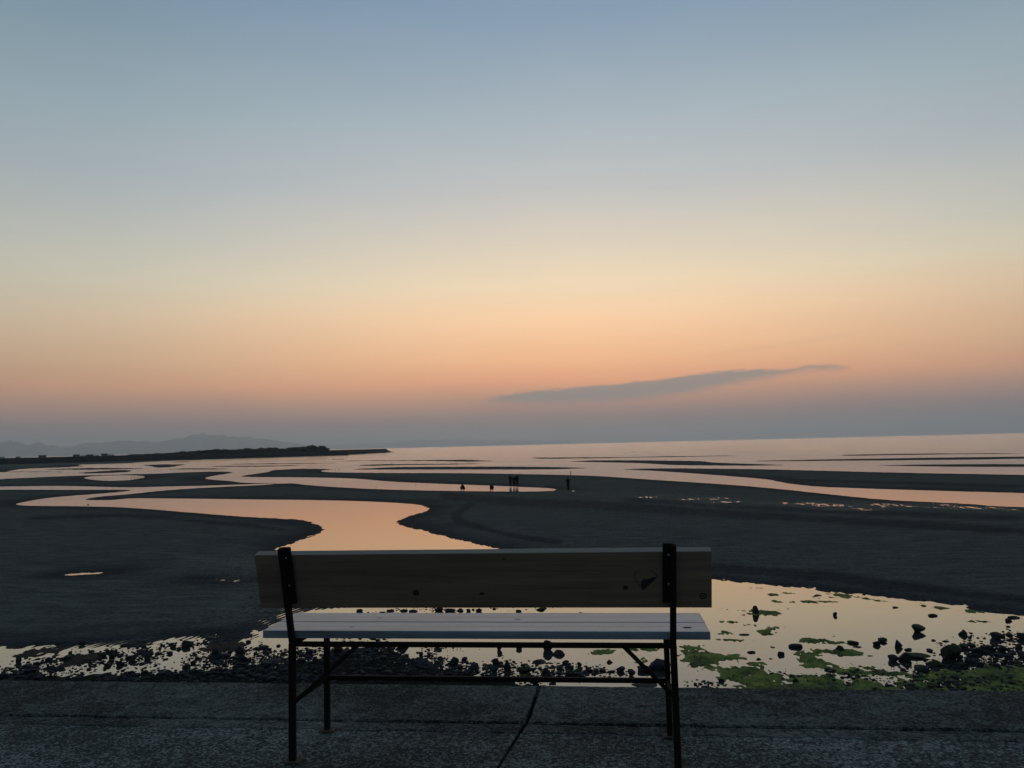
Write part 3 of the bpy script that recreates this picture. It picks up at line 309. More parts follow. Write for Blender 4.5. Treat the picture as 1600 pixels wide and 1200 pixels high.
def m_concrete(name, lo, hi, vor_scale, bs=.8, bd=.01, spots=True, agg=.2):
    m, t, out = mat(name)
    P = t.new('ShaderNodeNewGeometry').outputs['Position']
    big = t.noise(P, 1.3, 5, .6); mid = t.noise(P, 14, 5, .7); fine = t.noise(P, 75, 5, .75)
    vo = t.new('ShaderNodeTexVoronoi', in_Scale=vor_scale, in_Vector=P)
    vcol = t.sep(vo.outputs['Color'])[0]
    k = t.math('ADD', t.math('MULTIPLY', fine, .45), t.math('ADD', t.math('MULTIPLY', mid, .45), t.math('MULTIPLY', big, .70)))
    k = t.math('SUBTRACT', k, .12); k = t.math('ADD', k, t.math('MULTIPLY', t.math('SUBTRACT', vcol, .5), agg)); k = t.math('SUBTRACT', k, t.math('MULTIPLY', t.mr(vo.outputs['Distance'], .35, .7, 0, 1), agg*.5))
    c = t.mix(t.mr(k, .55, .95), lo, hi)
    if spots:
        v2 = t.new('ShaderNodeTexVoronoi', in_Scale=26.0, in_Vector=P)
        s = t.math('MULTIPLY', t.mr(v2.outputs['Distance'], .10, .16, 1, 0), t.mr(t.sep(v2.outputs['Color'])[1], .93, .95, 0, 1))
        c = t.mix(t.math('MULTIPLY', s, .7), c, (.30, .31, .30))
    b = pbsdf(t, out, Base_Color=c, Roughness=.85, Specular_IOR_Level=.12)
    h = t.math('ADD', t.math('MULTIPLY', fine, .6), t.math('ADD', t.math('MULTIPLY', mid, .6), t.math('MULTIPLY', vo.outputs['Distance'], -.5)))
    bump(t, b, h, bs, bd); return m
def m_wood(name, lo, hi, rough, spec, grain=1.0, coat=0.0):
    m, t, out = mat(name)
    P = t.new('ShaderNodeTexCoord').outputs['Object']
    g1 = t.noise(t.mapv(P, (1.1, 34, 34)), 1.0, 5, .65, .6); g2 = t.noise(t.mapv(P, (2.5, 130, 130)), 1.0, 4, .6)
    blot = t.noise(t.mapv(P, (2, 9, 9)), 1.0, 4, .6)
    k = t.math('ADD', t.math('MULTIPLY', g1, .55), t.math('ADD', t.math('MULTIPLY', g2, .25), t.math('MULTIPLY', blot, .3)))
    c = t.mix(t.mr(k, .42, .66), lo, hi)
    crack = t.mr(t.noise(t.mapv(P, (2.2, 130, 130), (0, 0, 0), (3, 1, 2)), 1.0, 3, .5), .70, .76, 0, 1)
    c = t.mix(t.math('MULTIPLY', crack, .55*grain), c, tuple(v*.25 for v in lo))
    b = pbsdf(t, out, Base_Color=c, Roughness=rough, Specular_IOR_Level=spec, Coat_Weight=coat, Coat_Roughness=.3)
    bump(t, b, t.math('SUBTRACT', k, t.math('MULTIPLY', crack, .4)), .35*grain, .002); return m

SAND = m_sand(); WATER = m_water(); ROCK = m_rock(); ROCK_MOSS = m_rock('mossy_rock', (.024, .027, .022), .9)
ROCK_BROWN = m_rock('brown_rock', (.045, .026, .02)); ALGAE = m_algae()
SEAWEED = m_simple('brown_seaweed', (.035, .022, .018), .8, .1, .5, 12, 0, .8, .05)
CONC = m_concrete('coping_concrete', (.012, .017, .016), (.20, .224, .204), 90, 1.0, .010)
STRIP = m_concrete('edging_concrete', (.014, .019, .018), (.20, .224, .204), 80, .9, .008, False)
ASPH = m_concrete('asphalt', (.040, .048, .046), (.37, .415, .385), 95, 1.0, .016, True, .30)
WALLM = m_simple('sea_wall_concrete', (.10, .10, .095), .9, .1, .3, 3)
STEEL = m_simple('black_steel', (.012, .010, .009), .75, .1, .5, 60, 0, .4, .002)
BOLT = m_simple('bolt_steel', (.35, .36, .36), .35, .5, .2, 80, .9, 0)
RUST = m_simple('rusty_plate', (.10, .07, .06), .85, .15, .5, 60, 0, .5, .003)
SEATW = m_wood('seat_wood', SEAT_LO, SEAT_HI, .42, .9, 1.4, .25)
BACKW = m_wood('back_wood', (.105, .084, .058), (.20, .163, .110), .45, .5, .9)
KNOT = m_simple('dark_knot', (.03, .024, .02), .8, .1, .3, 200)
INK = m_simple('heart_ink', (.028, .028, .036), .8, .1, .4, 120, 0, 0)
INKF = m_simple('faded_ink', (.055, .050, .045), .8, .1, .5, 150, 0, 0)
DARKC = m_simple('dark_clothes', (.012, .012, .015), .9, .05, .3, 30, 0, 0)
SKIN = m_simple('skin', (.25, .16, .12), .6, .2, .1, 30, 0, 0)
HAIR = m_simple('dark_hair', (.01, .009, .008), .7, .1, .2, 60, 0, 0)
BIRDM = m_simple('bird_plumage', (.03, .03, .03), .8, .1, .3, 60, 0, 0)
STONEW = m_simple('breakwater_concrete', (.020, .030, .036), .9, .05, .3, .5, 0, 0)
ARMOR = m_simple('breakwater_rocks', (.008, .013, .018), .9, .05, .5, .6, 0, .8, .5)
LEAF = m_simple('dark_foliage', (.022, .032, .026), .8, .05, .5, .8, 0, 0)
BARK = m_simple('bark', (.04, .03, .025), .9, .05, .3, 3, 0, 0)
HILL = m_simple('hill_forest', (.03, .04, .035), .95, .0, .4, .004, 0, 0)
GRASSG = m_simple('headland_grass', (.03, .045, .04), .95, .0, .4, .1, 0, 0)
HWALL = m_simple('house_wall', (.10, .11, .12), .9, .1, .2, 1, 0, 0)
HPALE = m_simple('pale_house_wall', (.42, .45, .46), .9, .1, .15, 1, 0, 0)
HROOF = m_simple('house_roof', (.03, .035, .045), .9, .1, .2, 1, 0, 0)
HGLASS = m_simple('dark_window', (.02, .03, .04), .2, .5, .1, 1, 0, 0)

# ------------------------------------------------------------------ tidal flat: shorelines in plan (metres), height from distance to the shoreline
def lp(pts):
    a = np.array(pts, float); return np.stack([np.arctan2(a[:, 0], a[:, 1]), np.log(np.hypot(a[:, 0], a[:, 1]))], 1)
def chaikin(p, n=2):
    for _ in range(n):
        q = np.roll(p, -1, 0); o = np.empty((2*len(p), 2)); o[0::2] = .75*p+.25*q; o[1::2] = .25*p+.75*q; p = o
    return p
def sdf(A, L, pts, n=2, pad=.35):
    """signed distance in (azimuth, log distance) plane, positive outside; A, L flat arrays"""
    p = chaikin(lp(pts), n); q = np.roll(p, -1, 0)
    sel = np.where((A > p[:, 0].min()-pad) & (A < p[:, 0].max()+pad) & (L > p[:, 1].min()-pad) & (L < p[:, 1].max()+pad))[0]
    out = np.full(A.shape, pad); a, l = A[sel], L[sel]
    d2 = np.full(a.shape, 1e9); ins = np.zeros(a.shape, bool)
    for (x0, y0), (x1, y1) in zip(p, q):
        dx, dy = x1-x0, y1-y0; den = dx*dx+dy*dy
        if den < 1e-14: continue
        ax, ay = a-x0, l-y0; tt = np.clip((ax*dx+ay*dy)/den, 0, 1)
        ax -= tt*dx; ay -= tt*dy; np.minimum(d2, ax*ax+ay*ay, out=d2)
        if (y0 > y1) != (y0 == y1):
            pass
        c = (y0 > l) != (y1 > l)
        if dy != 0: ins ^= c & (a < x0+(l-y0)*dx/dy)
    d = np.minimum(np.sqrt(d2), pad); out[sel] = np.where(ins, -d, d); return out

def flat_field(A, L):
    F = np.full(A.shape, .35)
    F = np.minimum(F, sdf(A, L, SEA))
    for b_ in BARS: F = np.maximum(F, -sdf(A, L, b_, 1))
    F = np.minimum(F, sdf(A, L, CHANNEL))
    for b_ in POOLS: F = np.minimum(F, sdf(A, L, b_))
    F = np.minimum(F, sdf(A, L, NEAR))
    mnd = -sdf(A, L, MOUND)
    return np.maximum(F, np.minimum(mnd, .02)), mnd

def make_flat():
    fa = np.radians(np.linspace(-41.5, 29.0, 1144)); la = np.radians(np.linspace(-86, -41.5, 28))[:-1]; ra = np.radians(np.linspace(29, 86, 34))[1:]
    az = np.concatenate([la, fa, ra]); v = np.concatenate([[3, 3.8, 4.6], np.arange(5.2, 412, .62), [480, 560, 680, 850, 1100, 1500]])
    Dn = 7200.0/v; nr, nc = len(Dn), len(az)
    ci = np.unique(np.concatenate([np.arange(0, len(la)), np.arange(len(la), len(la)+len(fa), 3), np.arange(len(la)+len(fa)-1, nc)]))
    AA, LL = np.meshgrid(az[ci], np.log(Dn)); F, mnd = flat_field(AA.ravel(), LL.ravel()); F = F.reshape(AA.shape)
    Ff = np.empty((nr, nc))
    for i in range(nr): Ff[i] = np.interp(az, az[ci], F[i])
    A, D = np.meshgrid(az, Dn); X, Y = D*np.sin(A), D*np.cos(A)
    t = Ff*D; fp = D*D/7200*.75
    def oct(lx, ly, s): return vnoise(X/lx, Y/ly, s)*np.clip(ly/(1.6*fp), 0, 1)
    T = np.maximum(4.0, .075*D)
    land = .17*(1-np.exp(-np.maximum(t, 0)/T)); wat = -np.minimum(-np.minimum(t, 0)*.05, .25)
    inl = 1-np.exp(-np.maximum(t, 0)/2.5)
    und = (.05*oct(14, 9, 1)+.036*oct(5, 3.5, 2)+.026*oct(2, 1.4, 3)+.012*oct(.8, .7, 19))*np.clip(90/D, .25, 1)
    fine = .005*oct(.9, .8, 4)+.012*oct(.35, .5, 5)+.012*oct(.14, .3, 6)
    wx = vnoise(X/2.0, Y/4.0, 8)*.22+vnoise(X/.5, Y/1.5, 9)*.05
    rip = np.sin((X*.97-Y*.20+wx)*2*math.pi/.20)*np.clip(.20/(.9*D/1200*2.2), 0, 1)
    h = np.where(t > 0, land, wat)+und*inl+fine*np.exp(-np.abs(t)/3)+fine*.6
    rw = np.zeros_like(h)
    for x0, y0, rx, ry, s in WET:
        a0, d0 = math.atan2(x0, y0), math.hypot(x0, y0)
        rw = np.maximum(rw, s*np.exp(-((A-a0)*d0/rx)**2-((D-d0)/ry)**2))
    Mi = np.empty((nr, nc)); mnd = mnd.reshape(AA.shape)
    for i in range(nr): Mi[i] = np.interp(az, az[ci], mnd[i])
    grav = np.clip(Mi*D/.5+.3+vnoise(X/.8, Y/1.2, 50), 0, 1)
    rw = np.clip(rw*2.0, 0, 1)*(t > -.3)*(1-grav)
    rw *= np.clip(.75+1.2*vnoise(X/2.5, Y/3.5, 12), 0, 1)
    shn = rw.copy()
    rough = .014*oct(1.2, 3, 13)+.020*oct(.30, 1.1, 14)+.050*(hash2(np.floor(X/.22+.8*vnoise(X/.5, Y/2, 17)), np.floor(Y/.9+.8*vnoise(X/.4, Y/1.5, 16)), 15)-.5)*np.clip(D/70-.25, 0, 1)
    h = h*(1-rw)+rw*(.009-.004*np.clip(D/60-.6, 0, 1)+rip*.016*(1+1.6*vnoise(X/.7, Y/1.2, 18))*np.clip(40/D, 0, 1)+rough*np.clip(D/60, .35, 1.0)+.35*fine)
    h += rip*.011*np.clip(32/D, 0, 1)**1.5*(t > .4)*(1-rw)*np.clip(.7+1.3*vnoise(X/4, Y/6, 70), 0, 1.3)
    far = np.clip((D-900)/300, 0, 1); h = h*(1-far)-.3*far*(D > 900)
    V = np.stack([X, Y, h], 2).reshape(-1, 3)
    damp = np.exp(-np.maximum(t, 0)/(.035*D+.6))*.9
    for x0, y0, rx, ry, k_ in DAMP:
        a0, d0 = math.atan2(x0, y0), math.hypot(x0, y0); damp = np.maximum(damp, k_*np.exp(-((A-a0)*d0/rx)**2-((D-d0)/ry)**2))
    me = grid_mesh('sand', V, nr, nc)
    for nm_, ar in (('damp', np.clip(damp, 0, 1)), ('gravel', grav), ('sheen', shn)):
        at_ = me.attributes.new(nm_, 'FLOAT', 'POINT'); at_.data.foreach_set('value', ar.astype(np.float32).ravel())
    o = link('sand', me, SAND); tag(o, kind='structure')
make_flat()

def make_water():
    n = 96; vs = [(0, 0, 0)]; fs = []
    for R in (40, 400, 4000, 42000):
        for i in range(n): vs.append((R*math.sin(2*math.pi*i/n), R*math.cos(2*math.pi*i/n), 0))
    for i in range(n): fs.append((0, 1+(i+1) % n, 1+i))
    for k in range(3):
        a, b = 1+k*n, 1+(k+1)*n
        for i in range(n): fs.append((a+i, a+(i+1) % n, b+(i+1) % n, b+i))
    me = mesh('water', vs, fs); bm = bmesh.new(); bm.from_mesh(me); bmesh.ops.recalc_face_normals(bm, faces=bm.faces[:])
    if bm.faces[0].normal.z < 0: bmesh.ops.reverse_faces(bm, faces=bm.faces[:])
    bm.to_mesh(me); bm.free()
    tag(link('water', me, WATER), kind='structure')
make_water()

# ------------------------------------------------------------------ mountains and a haze bank across the bay, headland, breakwater
def ridge(name, prof, dist, seed):
    a = np.array([p[0] for p in prof]); hgt = np.array([p[1] for p in prof])
    az = np.linspace(a[0]-(4 if seed == 2 else 0), a[-1]+.5, 620); h = np.interp(az, a, hgt, left=hgt[0] if seed == 2 else 0, right=0)
    h = np.maximum(h+vnoise(az*3.1, az*0, seed)*dist*.0009+vnoise(az*9, az*0, seed+1)*dist*.0004, 0)
    rows = np.linspace(-1, 1, 25); V = []
    for s in rows:
        d = dist*(1+.16*s); k = max(0, 1-abs(s))**.8
        hh = h*k*(1+.5*vnoise(az*2.3, np.full_like(az, s*4), seed+5)*(abs(s) > .05))-6*(abs(s) > .97)
        V.append(np.stack([d*np.sin(np.radians(az)), d*np.cos(np.radians(az)), hh], 1))
    o = link(name, grid_mesh(name, np.concatenate(V), len(rows), len(az)), HILL); tag(o, kind='structure')
ridge('mountains', RIDGE_A, 20000, 2); ridge('haze_bank_ridge', HAZE_BANK, 30000, 21)  # second ridge is an added hill shape standing in for a faint haze bank

def poly_offset(pts, d):
    """shift a polyline away from the viewer by d metres"""
    return [(x*(1+d/math.hypot(x, y)), y*(1+d/math.hypot(x, y))) for x, y in pts]
def make_breakwater():
    pts = []
    for (x0, y0), (x1, y1) in zip(BREAKWATER[:-1], BREAKWATER[1:]):
        n = max(1, int(math.hypot(x1-x0, y1-y0)/8))
        for i in range(n): pts.append((x0+(x1-x0)*i/n, y0+(y1-y0)*i/n))
    pts.append(BREAKWATER[-1]); N = len(pts)
    rt = root('breakwater', (pts[N//2][0], pts[N//2][1], 0), 'long low dark breakwater running from the left edge to a sloping tip', 'breakwater')
    lx, ly = rt.location.x, rt.location.y
    prof = [(0, -.5), (1.2, .6), (3.0, 1.5), (4.2, 2.0), (4.6, 2.1), (14.5, 2.0), (18, -.5)]
    V = []
    for j, (o, z) in enumerate(prof):
        for i, (x, y) in enumerate(poly_offset(pts, o)):
            n = (random.random()-.5) if 0 < j < 4 else 0
            V.append((x-lx+n*.8, y-ly+n*.6, z+n*.7))
    link('rock_base', grid_mesh('rock_base', np.array(V), len(prof), N, False), ARMOR, rt)
    wp = [(5.0, 1.2), (5.4, 4.85), (5.5, 4.9), (8.6, 4.9), (8.7, 4.0), (12, 3.9), (12.2, 1.0)]
    k = N-3; V = []
    for o, z in wp:
        for i, (x, y) in enumerate(poly_offset(pts[:k], o)): V.append((x-lx, y-ly, z))
    # sloping head
    link('wall', grid_mesh('wall', np.array(V), len(wp), k, False), STONEW, rt)
    a, b = poly_offset(pts, 5.2)[k-1], poly_offset(pts, 5.2)[-1]; c = poly_offset(pts, 12)[k-1]; d = poly_offset(pts, 9)[-1]
    tip = (b[0]+9, b[1]+1)
    vs = [(a[0]-lx, a[1]-ly, 4.9), (c[0]-lx, c[1]-ly, 4.2), (a[0]-lx, a[1]-ly, -.4), (c[0]-lx, c[1]-ly, -.4), (b[0]-lx, b[1]-ly, 1.4), (d[0]-lx, d[1]-ly, 1.4), (b[0]-lx, b[1]-ly, -.4), (d[0]-lx, d[1]-ly, -.4), (tip[0]-lx, tip[1]-ly, -.3)]
    fs = [(0, 1, 5, 4), (0, 4, 6, 2), (1, 3, 7, 5), (4, 5, 8), (4, 8, 6), (5, 7, 8), (0, 2, 3, 1)]
    link('sloping_head', mesh('sloping_head', vs, fs), ARMOR, rt)
    # headland ground behind
    i0 = 0; i1 = int(N*.86); P = pts[i0:i1]; V = []
    hp = [(18, -1), (22, 3.6), (30, 4.3), (70, 4.6), (160, 4.8), (420, 4.0), (520, -1)]
    for o, z in hp:
        for i, (x, y) in enumerate(poly_offset(P, o)):
            e = min(1, (len(P)-1-i)/6.0); V.append((x, y, z*e-.8*(1-e)+random.random()*.3*(z > 0)))
    tag(link('headland', grid_mesh('headland', np.array(V), len(hp), len(P)), GRASSG), kind='structure')
make_breakwater()

def crown_mesh(seed):
    rd = random.Random(seed); bm = bmesh.new()
    for k in range(7):
        a = rd.random()*6.28; rr = rd.random()*.28
        bmesh.ops.create_icosphere(bm, subdivisions=1, radius=.26+rd.random()*.12, matrix=Matrix.Translation((math.cos(a)*rr, math.sin(a)*rr, .52+rd.random()*.22)))
    for v in bm.verts: v.co *= 1+(rd.random()-.5)*.12
    for k in range(420):
        a = rd.random()*6.28; e = math.asin(rd.random()*1.7-.7 if rd.random() < .9 else 0); R = .40+rd.random()*.12
        p = Vector((math.cos(a)*math.cos(e)*R, math.sin(a)*math.cos(e)*R, .60+math.sin(e)*R*.8))
        s = .03+rd.random()*.035; q = Matrix.Rotation(rd.random()*6.28, 3, Vector((rd.random()-.5, rd.random()-.5, rd.random()-.5)).normalized())
        vs = [bm.verts.new(p+q@Vector(c)*s) for c in ((-1, -.6, 0), (1, -.6, .2), (1, .6, 0), (-1, .6, -.2))]; bm.faces.new(vs)
    me = bpy.data.meshes.new('crown'); bm.to_mesh(me); bm.free(); me.materials.append(LEAF); return me
def trunk_mesh():
    bm = bmesh.new()
    bmesh.ops.create_cone(bm, segments=7, radius1=.05, radius2=.03, depth=.5, matrix=Matrix.Translation((0, 0, .22)))
    for a in (0.6, 2.5, 4.4): bar_bm(bm, (0, 0, .35), (math.cos(a)*.22, math.sin(a)*.22, .62), .025, .02, Vector((0, 0, 1)), 0)
    me = bpy.data.meshes.new('trunk'); bm.to_mesh(me); bm.free(); me.materials.append(BARK); return me
crowns = [crown_mesh(s) for s in range(5)]; tmesh = trunk_mesh()
for i, (x, y, h, w_) in enumerate(TREES):
    lab = 'low dark tree in the row along the headland behind the breakwater'; g = 'trees along the headland'
    if i == len(TREES)-3: lab, g = 'tallest dark tree with a domed crown near the right end of the headland row', 'trees along the headland'
    elif i == len(TREES)-2: lab = 'broad domed tree just right of the tallest one on the headland'
    elif i == len(TREES)-1: lab = 'small last tree at the far right end of the headland row'
    t_ = root('tree', (x, y, 4.5), lab, 'tree', g); t_.scale = (w_*1.12, w_*1.12, h*1.02); t_.rotation_euler = (0, 0, random.random()*6)
    link('crown', crowns[i % 5], None, t_); link('trunk', tmesh, None, t_)
    # undergrowth fills the gap between trunks
def make_scrub():
    rd = random.Random(5); bm = bmesh.new()
    for (x0, y0, h0, w0), (x1, y1, h1, w1) in zip(TREES[:-1], TREES[1:]):
        for k in range(14):
            f_ = rd.random(); x, y = x0+(x1-x0)*f_, y0+(y1-y0)*f_; hh = min(h0, h1)*(.35+.35*rd.random())
            s = 1.5+rd.random()*1.6; back = rd.random()*8; D = math.hypot(x, y)
            mt = Matrix.Translation((x*(1+back/D), y*(1+back/D), 4.4+hh*.45)) @ Matrix.Diagonal((s, s, hh*.55, 1))
            bmesh.ops.create_icosphere(bm, subdivisions=2, radius=1.0, matrix=mt)
    for v in bm.verts: v.co += Vector(((rd.random()-.5)*.9, (rd.random()-.5)*.9, (rd.random()-.5)*.9))
    o = bm_obj('undergrowth', bm, LEAF); tag(o, 'dark scrub filling in under the trees on the headland', 'undergrowth', None, 'stuff')
make_scrub()

HL = ['square dark house behind the breakwater, left of the others', 'low dark shed behind the breakwater', 'long pale low building between two dark ones behind the breakwater', 'dark flat-roofed house behind the breakwater',
      'small pale hut behind the breakwater', 'dark house standing in front of a pale roof behind the breakwater', 'pale building at the right end of the houses behind the breakwater', 'pale building at the very left edge behind the breakwater', 'small dark house between the left edge and the square one']
for i, ((x, y), wpx, hpx, pale) in enumerate(HOUSES):
    D0 = math.hypot(x, y); bd_ = min(math.hypot(a, b) for a, b in BREAKWATER if abs(math.atan2(a, b)-math.atan2(x, y)) < .12); D = bd_+55; k = D/D0; s = D/1200; W_, H_ = wpx*s, hpx*s*.75+.4
    h = root('house', (x*k, y*k, 4.4), HL[i], 'house', 'buildings behind the breakwater'); h.rotation_euler = (0, 0, -math.atan2(x, y))
    bm = bmesh.new(); box_bm(bm, (-W_/2, -2.5, 0), (W_/2, 2.5, H_*.68)); bm_obj('wall', bm, HPALE if pale else HWALL, h)
    zt = H_*.68+.003; vs = [(-W_/2-.3, -2.9, zt), (W_/2+.3, -2.9, zt), (W_/2+.3, 2.9, zt), (-W_/2-.3, 2.9, zt), (-W_/2, 0, H_), (W_/2, 0, H_)]
    link('roof', mesh('roof', vs, [(0, 1, 5, 4), (2, 3, 4, 5), (1, 2, 5), (3, 0, 4), (3, 2, 1, 0)]), HPALE if pale else HROOF, h)
    for q in (-.25, .25):
        bm = bmesh.new(); box_bm(bm, (W_*q-.5, -2.54, H_*.25), (W_*q+.5, -2.46, H_*.5)); bm_obj('window', bm, HGLASS, h)

# ------------------------------------------------------------------ haze over the bay
bm = bmesh.new(); box_bm(bm, (-45000, -45000, -2.0), (45000, 45000, HAZE_TOP)); 
mh = bpy.data.materials.new('haze'); mh.use_nodes = True; th = NT(mh.node_tree); th.n.clear()
oh = th.n.new('ShaderNodeOutputMaterial'); pv = th.new('ShaderNodeVolumePrincipled'); pv.inputs['Color'].default_value = HAZE_COL+(1,); pv.inputs['Density'].default_value = HAZE_DENS
pv.inputs['Anisotropy'].default_value = HAZE_G; th.l.new(pv.outputs[0], oh.inputs['Volume'])
hz = bm_obj('haze', bm, mh); tag(hz, 'thin evening haze lying over the bay', 'haze', None, 'stuff')

# ------------------------------------------------------------------ sea wall, promenade
def lerp(a, b, t_): return a+(b-a)*t_
def slab(name, m_, parent, L, Rr, y0, y1, z, th_, nx, ny, jag=.004, amp=.0015, base=(0, 0, 0), rimd=.006):
    """slab whose left/right edges run through (x at y0, x at y1); worn edges"""
    xs = np.linspace(0, 1, nx); ys = np.linspace(0, 1, ny); S, Tt = np.meshgrid(xs, ys)
    Y = y0+(y1-y0)*Tt; X = (L[0]+(L[1]-L[0])*Tt)*(1-S)+(Rr[0]+(Rr[1]-Rr[0])*Tt)*S
    ex = vnoise(Y*22, X*0+3, 3)*jag*2+vnoise(Y*70, X*0+3, 4)*jag
    X = X+np.where(S == 0, np.abs(ex), 0)-np.where(S == 1, np.abs(ex), 0)
    ey = vnoise(X*9, X*0+7, 5)*jag*2+vnoise(X*55, X*0+7, 6)*jag
    Y = Y+np.where(Tt == 0, np.abs(ey), 0)-np.where(Tt == 1, np.abs(ey), 0)
    rim = np.where((S == 0) | (S == 1) | (Tt == 0) | (Tt == 1), -rimd, 0)
    Z = z+vnoise(X*7, Y*7, 7)*amp*2+vnoise(X*40, Y*40, 8)*amp+rim*(1+vnoise(X*30, Y*30, 9))
    V = np.stack([X, Y, Z], 2).reshape(-1, 3)-np.array(base); nV = len(V)
    me0 = [(int(r*nx+c), int(r*nx+c+1), int((r+1)*nx+c+1), int((r+1)*nx+c)) for r in range(ny-1) for c in range(nx-1)]
    ring = [c for c in range(nx)]+[r*nx+nx-1 for r in range(1, ny)]+[(ny-1)*nx+c for c in range(nx-2, -1, -1)]+[r*nx for r in range(ny-2, 0, -1)]
    low = V[ring].copy(); low[:, 2] = z-th_-base[2]; V2 = np.concatenate([V, low]); k = len(ring)
    me0 += [(ring[i], nV+i, nV+(i+1) % k, ring[(i+1) % k]) for i in range(k)]; me0.append([nV+i for i in range(k)])
    me = mesh(name, V2, me0, False); return link(name, me, m_, parent)
def make_promenade():
    wl = root('sea_wall', (0, 3.92, 0), 'concrete sea wall with worn coping slabs, dropping from the promenade to the beach', 'sea wall')
    B = (0, 3.92, 0)
    bm = bmesh.new(); box_bm(bm, (-60, -.52, -1), (60, -.025, PROM-.09)); bm_obj('wall', bm, WALLM, wl)
    xs = [-.333+3.1*k for k in range(-12, 13)]
    for k in range(len(xs)-1):
        nearv = -4 < (xs[k]+xs[k+1])/2 < 4
        g = .012
        slab('coping_slab', CONC, wl, (xs[k]-.017+g/2, xs[k]+g/2), (xs[k+1]-.017-g/2, xs[k+1]-g/2), 3.414, 3.925, PROM, .085, 300 if nearv else 12, 56 if nearv else 4, .005, .002, B)
    pr = root('promenade', (0, 3.3, PROM), None, None); pr['kind'] = 'structure'; B = (0, 3.3, PROM)
    bm = bmesh.new(); box_bm(bm, (-60, -60, -PROM-1), (60, .10, -.06)); bm_obj('foundation', bm, WALLM, pr)
    for k in range(len(xs)-1):
        nearv = -4 < (xs[k]+xs[k+1])/2 < 4; a0, a1 = xs[k]-.035, xs[k]-.022; b0, b1 = xs[k+1]-.035, xs[k+1]-.022
        g = .012
        slab('edging_strip', STRIP, pr, (a0+g/2, a1+g/2), (b0-g/2, b1-g/2), 3.294, 3.400, PROM-.001, .05, 260 if nearv else 10, 12 if nearv else 3, .009, .002, B, .002)
        if nearv: slab('paving_slab', ASPH, pr, (xs[k]-.165+g/2, a0+g/2), (xs[k+1]-.165-g/2, b0-g/2), 2.30, 3.308, PROM-.0035, .05, 320, 110, .002, .003, B, .000)
        else: slab('paving_slab', ASPH, pr, (xs[k]-.165+g/2, a0+g/2), (xs[k+1]-.165-g/2, b0-g/2), 2.30, 3.292, PROM-.004, .05, 20, 8, .006, .003, B)
    bm = bmesh.new(); box_bm(bm, (-60, -60, -.055), (60, -1.01, -.006)); bm_obj('paved_walk', bm, ASPH, pr)
    bm = bmesh.new(); box_bm(bm, (-4000, -4000, -1), (4000, -57, PROM-.2)); tag(bm_obj('ground', bm, GRASSG), kind='structure')
    for sx in (-1, 1):
        bm = bmesh.new(); box_bm(bm, (-4000 if sx < 0 else 60.01, -57, -1), (-60.01 if sx < 0 else 4000, 3.4, PROM-.15)); tag(bm_obj('ground', bm, GRASSG), kind='structure')
make_promenade()

